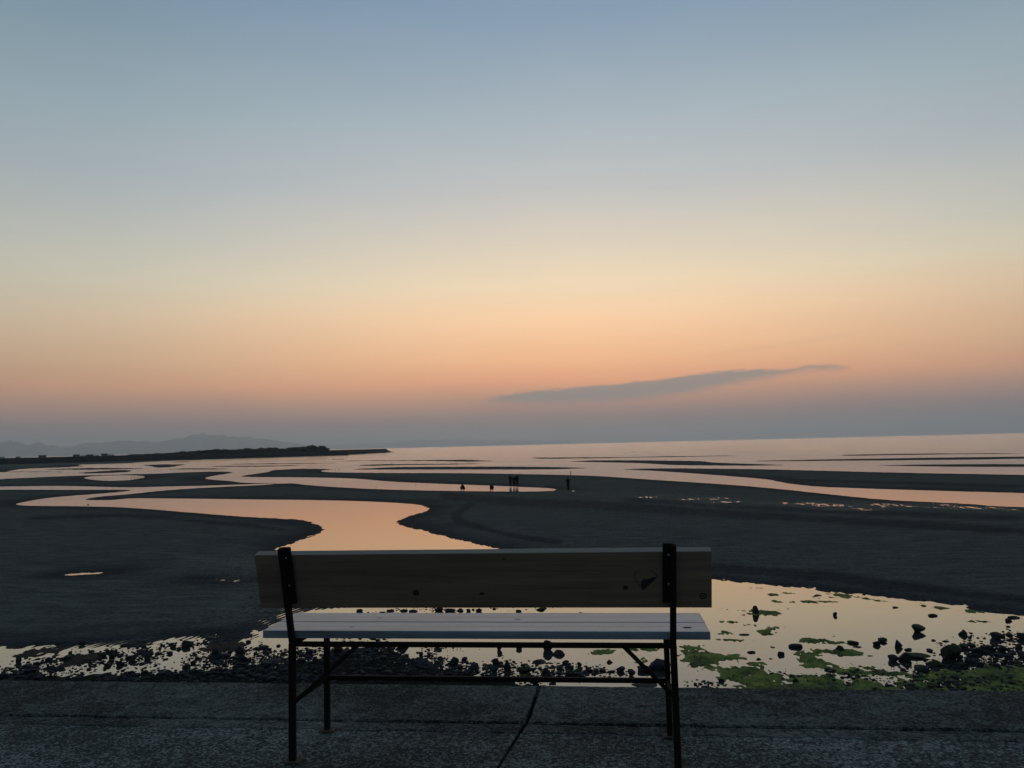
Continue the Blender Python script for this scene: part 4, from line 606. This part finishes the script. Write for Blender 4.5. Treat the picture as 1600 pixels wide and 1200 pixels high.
# ------------------------------------------------------------------ bench
def make_bench():
    ox, oy, oz = -.475, 3.10, PROM
    rt = root('park_bench', (ox, oy, oz), 'park bench seen from behind, pale grey plank seat, wide wooden backrest, thin black steel legs', 'bench')
    def L(x, y, z): return Vector((x-ox, y-oy, z-oz))
    GY = PROM-.004
    # seat planks
    def plank(name, m_, x0, x1, y0, y1, z0, z1, tilt=None):
        bm = bmesh.new(); c = Vector(((x0+x1)/2, (y0+y1)/2, (z0+z1)/2)); hx, hy, hz_ = (x1-x0)/2, (y1-y0)/2, (z1-z0)/2
        box_bm(bm, (-hx, -hy, -hz_), (hx, hy, hz_), bevel=.003)
        o = bm_obj(name, bm, m_, rt, c-Vector((ox, oy, oz)))
        if tilt: o.rotation_euler = tilt
        return o
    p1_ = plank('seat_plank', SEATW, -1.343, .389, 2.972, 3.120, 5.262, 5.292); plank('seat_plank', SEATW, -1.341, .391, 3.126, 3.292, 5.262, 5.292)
    # backrest board, leaning back a little
    lean = math.atan2(.108, .376)
    bd = plank('backrest', BACKW, -1.331, .393, 2.898, 2.938, 5.389, 5.610, (lean, 0, 0))
    def on_board(name, m_, pts, h=.0016):       # thin shape on the side of the board towards the promenade; pts in board x,z
        vs = [(x, -.021-h, z) for x, z in pts]+[(x, -.0205, z) for x, z in pts]; n = len(pts)
        fs = [list(range(n)), list(range(2*n-1, n-1, -1))]+[(i, (i+1) % n, n+(i+1) % n, n+i) for i in range(n)]
        me = mesh(name, vs, fs); bm = bmesh.new(); bm.from_mesh(me); bmesh.ops.recalc_face_normals(bm, faces=bm.faces[:]); bm.to_mesh(me); bm.free()
        o = link(name, me, m_, bd); return o
    bx, bz = -.469, 5.4995
    def blob(x, z, rx, rz, hole=False):
        n = 18
        if hole:
            o = []
            vs, fs = [], []
            for i in range(n):
                a = 6.283*i/n
                for s in (1, .72): vs.append(((x-bx)+rx*s*math.cos(a), -.0226, (z-bz)+rz*s*math.sin(a)))
            for i in range(n): j = (i+1) % n; fs.append((2*i, 2*j, 2*j+1, 2*i+1))
            link('knot', mesh('knot', vs, fs), KNOT, bd); on_board('knot_core', KNOT, [((x-bx)+rx*.28*math.cos(6.283*i/10), (z-bz)+rz*.28*math.sin(6.283*i/10)) for i in range(10)])
        else:
            on_board('knot', KNOT, [((x-bx)+rx*math.cos(6.283*i/n)*(1+.2*math.sin(3*i)), (z-bz)+rz*math.sin(6.283*i/n)*(1+.15*math.cos(2*i))) for i in range(n)])
    blob(.081, 5.470, .009, .008); blob(-.708, 5.453, .012, .011); blob(-.455, 5.448, .009, .005); blob(-.362, 5.588, .006, .006, True); blob(.360, 5.437, .013, .012, True)
    # hand drawn heart on the board: outline strokes and a dark filled lower half
    HP = [(.113, 5.511), (.1155, 5.527), (.124, 5.535), (.136, 5.534), (.146, 5.527), (.152, 5.519), (.159, 5.530), (.170, 5.537), (.184, 5.534), (.196, 5.522), (.200, 5.512), (.181, 5.496), (.163, 5.478), (.146, 5.459), (.140, 5.465), (.127, 5.487)]
    hrt = []
    vs, fs = [], []; n = len(HP)
    cx, cz = .155, 5.503
    for x, z in HP:
        for s in (1.0, .94): vs.append((cx+(x-cx)*s-bx, -.0222, cz+(z-cz)*s-bz))
    for i in range(n): j = (i+1) % n; fs.append((2*i, 2*j, 2*j+1, 2*i+1))
    ho = link('heart_drawing', mesh('heart_drawing', vs, fs), INKF, bd); ho['label'] = 'hand drawn heart on the backrest board'
    on_board('heart_fill', INK, [(x-bx, z-bz) for x, z in [(.145, 5.463), (.137, 5.480), (.141, 5.497), (.150, 5.506), (.160, 5.503), (.170, 5.507), (.184, 5.512), (.197, 5.511), (.181, 5.495), (.163, 5.478)]], .0012)
    # knots on the seat
    def disc(x, y, rx, ry):
        vs = [(x-ox+rx*math.cos(6.283*i/14)*(1+.25*math.sin(2.3*i)), y-oy+ry*math.sin(6.283*i/14), 5.2928-oz) for i in range(14)]
        link('knot', mesh('knot', vs, [list(range(14))]), KNOT, rt)
    disc(.312, 3.035, .017, .010); disc(-.35, 3.17, .014, .004); disc(-1.0, 3.03, .010, .003); disc(-.93, 3.19, .012, .003)
    # frame: x of rear legs / front legs
    for s, xr, xf, xin in ((-1, -1.215, -1.194, 1), (1, .2505, .2505, -1)):
        bm = bmesh.new(); bar_bm(bm, L(xr, 2.957, GY), L(xr, 2.957, 5.25), .024, .024)
        bm_obj('leg', bm, STEEL, rt)
        bm = bmesh.new()
        top = L(xr+(-.0 if s < 0 else .004), 2.849, 5.628); bot = L(xr, 2.957, 5.252)
        bar_bm(bm, bot, top, .022, .022)
        # flat plate on the inner side of the post carrying the board
        a = bot.lerp(top, .42); b = bot.lerp(top, 1.0); ofs = Vector((.019*xin, .002, 0)); bar_bm(bm, a+ofs, b+ofs+Vector((0, 0, .004)), .036, .008)
        po = bm_obj('back_post', bm, STEEL, rt)
        for f_ in (.61, .90):
            p = bot.lerp(top, f_)+Vector((.016*xin, -.004, 0)); bm = bmesh.new()
            bmesh.ops.create_uvsphere(bm, u_segments=10, v_segments=6, radius=.0042, matrix=Matrix.Translation(p)@Matrix.Diagonal((1, .5, 1, 1)))
            bm_obj('bolt', bm, BOLT, po, smooth=True)
        bm = bmesh.new(); bar_bm(bm, L(xf, 3.283, GY), L(xf, 3.283, 5.261), .022, .022); bm_obj('leg', bm, STEEL, rt)
        bm = bmesh.new(); bar_bm(bm, L(xr, 2.970, 5.249), L(xf, 3.271, 5.249), .022, .022, Vector((0, 0, 1))); bm_obj('seat_bracket', bm, STEEL, rt)
        bm = bmesh.new(); bar_bm(bm, L(xr, 2.970, 5.022), L(xf, 3.271, 5.022), .016, .016, Vector((0, 0, 1))); bm_obj('side_stretcher', bm, STEEL, rt)
        x1, x0, z0 = (-.945, -1.207, 5.022) if s < 0 else (.066, .242, 5.068)
        bm = bmesh.new(); bar_bm(bm, L(x0, 2.945, z0), L(x1, 2.945, 5.246), .016, .006); bm_obj('brace', bm, STEEL, rt)
        for (fx, fy) in ((xr, 2.957), (xf, 3.283)):
            bm = bmesh.new(); box_bm(bm, (fx-ox-.03, fy-oy-.022, .0), (fx-ox+.035, fy-oy+.024, .006), bevel=.001); bm_obj('foot_plate', bm, RUST, rt)
    bm = bmesh.new(); bar_bm(bm, L(-1.203, 2.957, 5.2445), L(.2385, 2.957, 5.2445), .018, .018); bm_obj('rail', bm, STEEL, rt)
    bm = bmesh.new(); bar_bm(bm, L(-1.183, 3.283, 5.021), L(.2395, 3.283, 5.021), .019, .019); bm_obj('stretcher', bm, STEEL, rt)
make_bench()

# small pinkish scrap on the coping
bm = bmesh.new(); rd = random.Random(3)
ring_ = [bm.verts.new((math.cos(a*.785)*(.016+.010*rd.random())*1.5, math.sin(a*.785)*.010, .001+.004*rd.random())) for a in range(8)]
c_ = bm.verts.new((0, 0, .006))
for i in range(8): bm.faces.new((ring_[i], ring_[(i+1) % 8], c_))
tag(bm_obj('dry_leaf', bm, m_simple('dry_leaf', (.20, .12, .13), .8, .1, .3, 200), None, (.178, 3.655, PROM+.001)), 'small curled pinkish leaf on the coping just left of the bench right rear leg', 'leaf')

# ------------------------------------------------------------------ rocks and stones on the beach
def rock_mesh(seed, sub=2, flat=False):
    rd = random.Random(seed); bm = bmesh.new(); bmesh.ops.create_icosphere(bm, subdivisions=sub, radius=.5)
    ps = [(Vector((rd.gauss(0, 1), rd.gauss(0, 1), rd.gauss(0, 1))).normalized(), .25+.19*rd.random()) for _ in range(12)]
    for v in bm.verts:
        for n, d in ps:
            k = v.co.dot(n)
            if k > d: v.co -= n*(k-d)*.97
        v.co *= 1+(rd.random()-.5)*.07
    mn = min(v.co.z for v in bm.verts); mxx = max(v.co.z for v in bm.verts)
    lo = min(v.co.x for v in bm.verts); hi = max(v.co.x for v in bm.verts)
    for v in bm.verts: v.co.x = (v.co.x-(lo+hi)/2)/(hi-lo); v.co.y /= (hi-lo); v.co.z = (v.co.z-mn)/(mxx-mn)
    me = bpy.data.meshes.new('rock'); bm.to_mesh(me); bm.free(); return me
RM = [rock_mesh(s, 3) for s in range(40, 56)]; SM = [rock_mesh(s, 1 if s % 2 else 2) for s in range(70, 82)]
for m_ in RM: m_.materials.append(ROCK)
for m_ in SM: m_.materials.append(ROCK)
RMm = [x_.copy() for x_ in RM[:4]]; RMb = [x_.copy() for x_ in RM[4:7]]
for m_ in RMm: m_.materials[0] = ROCK_MOSS
for m_ in RMb: m_.materials[0] = ROCK_BROWN
ZONES = [('small dark stone lying in the shallows left of the bench', 'stones left of the bench'), ('small dark stone lying in the shallows seen through the bench frame', 'stones seen through the bench'), ('small dark stone lying in the pool right of the bench', 'stones right of the bench')]
def zone(x, y):
    a = math.degrees(math.atan2(x, y))+6.3
    return 0 if a < -16 else (1 if a < 12.6 else 2)
for i, (x, y, w_, h_, lab) in enumerate(ROCKS):
    moss = 'mossy' in lab or 'greenish' in lab or 'green weed at its foot' in lab; br = 'brown' in lab
    me = (RMm[i % 4] if moss else RMb[i % 3] if br else RM[i % 16])
    o = bpy.data.objects.new('rock', me); COL.objects.link(o)
    dp = w_*(.8 if w_ < .6 else .55); zb = -.03-.08*h_; o.location = (x, y, zb); o.scale = (w_, dp, h_-zb); o.rotation_euler = (0, 0, random.choice((-1, 1))*random.random()*.35)
    zi = zone(x, y)
    if lab: tag(o, lab, 'rock')
    else: tag(o, ZONES[zi][0], 'rock', ZONES[zi][1])
# scattered small stones: density from soft patches
def density(x, y):
    a, d = math.atan2(x, y), math.hypot(x, y); s = 0
    for x0, y0, rx, ry, k in DENS:
        a0, d0 = math.atan2(x0, y0), math.hypot(x0, y0); s += k*math.exp(-((a-a0)*d0/rx)**2-((d-d0)/(ry*1.15))**2)
    return s
rd = random.Random(21); spots = []
while len(spots) < 9000:
    a = R_(-41+rd.random()*70); d = 18.6+rd.random()*11; x, y = d*math.sin(a), d*math.cos(a)
    dn = density(x, y)*float(np.clip(1.0+1.9*vnoise(np.array(x/.9), np.array(y/1.3), 60)+.9*vnoise(np.array(x/.35), np.array(y/.6), 61), 0, 2))
    if rd.random() < min(1, (dn-.12)*.75): spots.append((x, y, min(.30, math.exp(rd.gauss(-2.95, .58)))))
spots.sort(key=lambda s: -s[2])
big, small = spots[:210], spots[210:]
for i, (x, y, s) in enumerate(big):
    o = bpy.data.objects.new('rock', SM[i % len(SM)]); COL.objects.link(o); hh = s*(.22+.3*rd.random())
    o.location = (x, y, -.02); o.scale = (s, s*.85, hh+.02); o.rotation_euler = (0, 0, rd.random()*6.28)
    zi = zone(x, y); tag(o, ZONES[zi][0], 'rock', ZONES[zi][1])
def pebbles():
    V, Fc = [], []; base = 0; protos = []
    for s in range(6):
        me = rock_mesh(100+s, 1); protos.append((np.array([v.co[:] for v in me.vertices]), [tuple(p.vertices) for p in me.polygons])); bpy.data.meshes.remove(me)
    for i, (x, y, s) in enumerate(small):
        P, fs = protos[i % 6]; a = rd.random()*6.28; ca, sa = math.cos(a), math.sin(a); q = P*np.array((s, s*.85, s*(.26+.2*(i % 5)/5)+.010))
        z0 = -.012 if rd.random() < .8 else .01
        q = np.stack([q[:, 0]*ca-q[:, 1]*sa+x, q[:, 0]*sa+q[:, 1]*ca+y, q[:, 2]+z0+.05*max(0, min(1, (26-math.hypot(x, y))/6))*(rd.random() < .3)], 1)
        V.append(q); Fc += [tuple(k+base for k in f_) for f_ in fs]; base += len(P)
    me = mesh('shingle', np.concatenate(V), Fc); tag(link('shingle', me, ROCK), 'dark wet shingle scattered along the foot of the sea wall', 'shingle', None, 'stuff')
pebbles()

# ------------------------------------------------------------------ green weed and brown weed lying in the shallows
def weed(name, az0, az1, v0, v1, polys, spots_, m_, label, dens=1.0, seed=0, hscale=.06):
    az = np.radians(np.arange(az0, az1, .055)); v = np.arange(v0, v1, .8); Dn = 7200/v
    A, D = np.meshgrid(az, Dn); X, Y = D*np.sin(A), D*np.cos(A); Fm = np.full(A.shape, -.35)
    for p in polys: Fm = np.maximum(Fm, -sdf(A.ravel(), np.log(D).ravel(), p, 2).reshape(A.shape))
    e = Fm*D*.9
    for x0, y0, rx, ry in spots_:
        a0, d0 = math.atan2(x0, y0), math.hypot(x0, y0); q = 1-np.sqrt(((A-a0)*d0/rx)**2+((D-d0)/ry)**2); e = np.maximum(e, q*(ry*.8+.20))
    n = .45*vnoise(X/1.3, Y/1.1, seed+30)+.40*vnoise(X/.45, Y/.5, seed+31)+.32*vnoise(X/.16, Y/.22, seed+32)+.30*vnoise(X/.07, Y/.14, seed+33)
    h = -.034+hscale*np.clip(e*1.6+.26, -1, 1.1)+hscale*2.1*n
    h = np.clip(h, -.08, .14); live = h > -.025
    k = live[:-1, :-1] | live[1:, :-1] | live[:-1, 1:] | live[1:, 1:]
    V = np.stack([X, Y, h], 2).reshape(-1, 3)
    tag(link(name, grid_mesh(name, V, *A.shape, True, k), m_), label, name.replace('_', ' '), None, 'stuff')
weed('green_weed', -19, 29, 195, 418, [ALGAE_POLY], ALGAE_SPOTS, ALGAE, 'bright and dark green weed matted over the pool right of the bench', hscale=.07)
weed('brown_weed', -44, -24, 225, 345, BROWN, [(sum(p[0] for p in b_)/len(b_), sum(p[1] for p in b_)/len(b_), .75, .8) for b_ in BROWN], SEAWEED, 'brown seaweed patches among the stones in the shallows at left', seed=5)

# ------------------------------------------------------------------ people on the flat
def person(loc, rz, pose, label, h=1.68):
    k = h/1.70
    if pose == 'stand':
        J = dict(pel=(0, 0, .95), sp=(0, .01, 1.12), ch=(0, .01, 1.33), nk=(0, .02, 1.47), hd=(0, .03, 1.58), ht=(0, .03, 1.66), hL=(-.10, 0, .90), kL=(-.11, .03, .50), aL=(-.12, 0, .09), tL=(-.13, .14, .03), hR=(.10, 0, .90), kR=(.10, .02, .50), aR=(.09, -.02, .09), tR=(.10, .12, .03),
                 sL=(-.18, 0, 1.40), eL=(-.23, .02, 1.13), wL=(-.20, .10, .90), gL=(-.20, .13, .82), sR=(.18, 0, 1.40), eR=(.26, .03, 1.14), wR=(.24, .12, .92), gR=(.24, .15, .84))
    elif pose == 'raise':
        J = dict(pel=(0, 0, .95), sp=(0, .0, 1.12), ch=(0, -.01, 1.33), nk=(0, .0, 1.47), hd=(0, .02, 1.58), ht=(0, .02, 1.66), hL=(-.10, 0, .90), kL=(-.09, .06, .50), aL=(-.06, .02, .09), tL=(-.07, .16, .03), hR=(.10, 0, .90), kR=(.08, -.02, .50), aR=(.06, -.10, .09), tR=(.07, .04, .03),
                 sL=(-.18, 0, 1.40), eL=(-.26, -.02, 1.16), wL=(-.16, .16, 1.12), gL=(-.10, .20, 1.14), sR=(.18, 0, 1.40), eR=(.30, .12, 1.30), wR=(.34, .26, 1.50), gR=(.34, .29, 1.58))
    else:
        J = dict(pel=(0, -.10, .28), sp=(0, -.02, .44), ch=(0, .10, .58), nk=(0, .20, .68), hd=(0, .26, .77), ht=(0, .28, .84), hL=(-.11, -.10, .27), kL=(-.18, .26, .47), aL=(-.14, .02, .09), tL=(-.15, .18, .03), hR=(.11, -.10, .27), kR=(.18, .26, .46), aR=(.14, .02, .09), tR=(.15, .18, .03),
                 sL=(-.17, .12, .62), eL=(-.20, .30, .42), wL=(-.12, .42, .26), gL=(-.10, .46, .19), sR=(.17, .12, .62), eR=(.20, .30, .42), wR=(.10, .44, .28), gR=(.08, .48, .21))
    Rr = dict(pel=.15, sp=.135, ch=.155, nk=.055, hd=.095, ht=.075, hL=.10, kL=.065, aL=.045, tL=.035, hR=.10, kR=.065, aR=.045, tR=.035, sL=.065, eL=.048, wL=.032, gL=.036, sR=.065, eR=.048, wR=.032, gR=.036)
    names = list(J); idx = {n: i for i, n in enumerate(names)}
    E = [('pel', 'sp'), ('sp', 'ch'), ('ch', 'nk'), ('nk', 'hd'), ('hd', 'ht'), ('pel', 'hL'), ('hL', 'kL'), ('kL', 'aL'), ('aL', 'tL'), ('pel', 'hR'), ('hR', 'kR'), ('kR', 'aR'), ('aR', 'tR'), ('ch', 'sL'), ('sL', 'eL'), ('eL', 'wL'), ('wL', 'gL'), ('ch', 'sR'), ('sR', 'eR'), ('eR', 'wR'), ('wR', 'gR')]
    vs = [Vector(J[n]) for n in names]; rad = [Rr[n] for n in names]; ed = [(idx[a], idx[b]) for a, b in E]
    for side in ('L', 'R'):
        g = Vector(J['g'+side]); d = (g-Vector(J['w'+side])).normalized(); sd = d.cross(Vector((0, 1, 0)));
        sd = sd.normalized() if sd.length > .1 else Vector((1, 0, 0))
        for q, ln in ((-1.5, .065), (-.5, .078), (.5, .075), (1.5, .058)):
            i = len(vs); vs += [g+sd*q*.018+d*.035, g+sd*q*.020+d*(.035+ln)]; rad += [.010, .007]; ed += [(idx['g'+side], i), (i, i+1)]
        i = len(vs); s_ = 1 if side == 'L' else -1
        vs += [g+sd*.045*s_, g+sd*.065*s_+d*.04]; rad += [.012, .009]; ed += [(idx['g'+side], i), (i, i+1)]
    me = bpy.data.meshes.new('body'); me.from_pydata([v*k for v in vs], ed, []); me.update()
    tmp = bpy.data.objects.new('tmp', me); COL.objects.link(tmp)
    md = tmp.modifiers.new('s', 'SKIN')
    for i, r_ in enumerate(rad): me.skin_vertices[0].data[i].radius = (r_*k*1.3, r_*k*1.3*(.75 if names[i] in ('pel', 'sp', 'ch') else 1) if i < len(names) else r_)
    me.skin_vertices[0].data[0].use_root = True
    tmp.modifiers.new('u', 'SUBSURF').levels = 2
    dg = bpy.context.evaluated_depsgraph_get(); bme = bpy.data.meshes.new_from_object(tmp.evaluated_get(dg))
    bpy.data.objects.remove(tmp)
    bme.materials.clear(); bme.materials.append(DARKC); bme.materials.append(SKIN)
    hd = Vector(J['hd'])*k; hands = [Vector(J['g'+s])*k for s in 'LR']
    for p in bme.polygons:
        c = p.center; p.use_smooth = True
        p.material_index = 1 if (c-hd).length < .15*k or min((c-q).length for q in hands) < .10*k else 0
    rt = root('person', (loc[0], loc[1], loc[2]), label, 'person', None); rt.rotation_euler = (0, 0, rz)
    link('body', bme, None, rt)
    bm = bmesh.new(); bmesh.ops.create_uvsphere(bm, u_segments=14, v_segments=10, radius=.118*k, matrix=Matrix.Translation(hd+Vector((0, -.018, .028)))@Matrix.Diagonal((.92, 1.0, 1.02, 1)))
    bmesh.ops.delete(bm, geom=[v for v in bm.verts if (v.co.y > hd.y+.055 and v.co.z < hd.z+.05) or v.co.z < hd.z-.07], context='VERTS'); bm_obj('hair', bm, HAIR, rt, smooth=True)
    return rt
person((-4.0, 98.4, .05), R_(-20), 'raise', 'person standing alone on the flat with one arm raised, right of the group')
person((-18.1, 101.7, .03), R_(160), 'crouch', 'person crouching by the narrow channel, farther left of two', 1.85)
person((-14.15, 100.6, .03), R_(200), 'crouch', 'person crouching by the narrow channel, nearer to the standing group', 1.8)
person((-12.66, 109.5, .03), R_(-30), 'stand', 'person standing at the left of the close group of three by the channel')
person((-12.18, 109.9, .03), R_(175), 'stand', 'shorter person standing in the middle of the close group of three by the channel', 1.55)
person((-11.70, 109.6, .03), R_(35), 'stand', 'person standing at the right of the close group of three by the channel', 1.74)
# marker post out in the water
bm = bmesh.new(); bmesh.ops.create_cone(bm, segments=8, radius1=.07, radius2=.06, depth=1.0, matrix=Matrix.Translation((0, 0, .25)))
bmesh.ops.create_cone(bm, segments=8, radius1=.09, radius2=.02, depth=.12, matrix=Matrix.Translation((0, 0, .80)))
tag(bm_obj('marker_post', bm, ROCK, None, (-5.4, 146.5, 0)), 'thin dark post standing in the water behind the person with the raised arm', 'post')

# wading birds
def bird_meshes():
    bm = bmesh.new(); bmesh.ops.create_uvsphere(bm, u_segments=10, v_segments=7, radius=.5, matrix=Matrix.Translation((0, 0, .62))@Matrix.Diagonal((.45, 1.0, .38, 1)))
    bmesh.ops.create_uvsphere(bm, u_segments=8, v_segments=6, radius=.13, matrix=Matrix.Translation((0, .5, .92)))
    bar_bm(bm, (0, .36, .70), (0, .48, .92), .12, .12, Vector((1, 0, 0)), 0); bar_bm(bm, (0, .6, .92), (0, .86, .86), .03, .03, Vector((1, 0, 0)), 0); bar_bm(bm, (0, -.42, .64), (0, -.75, .58), .16, .05, Vector((0, 0, 1)), 0)
    bmesh.ops.recalc_face_normals(bm, faces=bm.faces[:]); a = bpy.data.meshes.new('body'); bm.to_mesh(a); bm.free(); a.materials.append(BIRDM)
    bm = bmesh.new(); bar_bm(bm, (0, 0, -.05), (0, 0, .48), .035, .035, Vector((0, 1, 0)), 0); b = bpy.data.meshes.new('leg'); bm.to_mesh(b); bm.free(); b.materials.append(BIRDM); return a, b
ba, bb = bird_meshes()
for i, (x, y) in enumerate(BIRDS):
    g = 0 if i < 4 else 1 if i < 7 else 2 if i < 11 else 3
    lab = ['small wading bird in a row in the oval pool at left', 'small wading bird at the tip of the sandbar left of centre', 'small wading bird on a thin sandbar out towards the sea', 'small wading bird standing alone in the channel'][g]
    t_ = root('bird', (x, y, 0), lab, 'bird', ['birds in the oval pool', 'birds at the sandbar tip', 'birds on the outer sandbars', 'birds in the channels'][g])
    t_.scale = (.17,)*3 if math.hypot(x, y) < 125 else (.36,)*3; t_.rotation_euler = (0, 0, random.random()*6.28)
    link('body', ba, None, t_)
    for s in (-.08, .08): link('leg', bb, None, t_, (s, 0, 0))
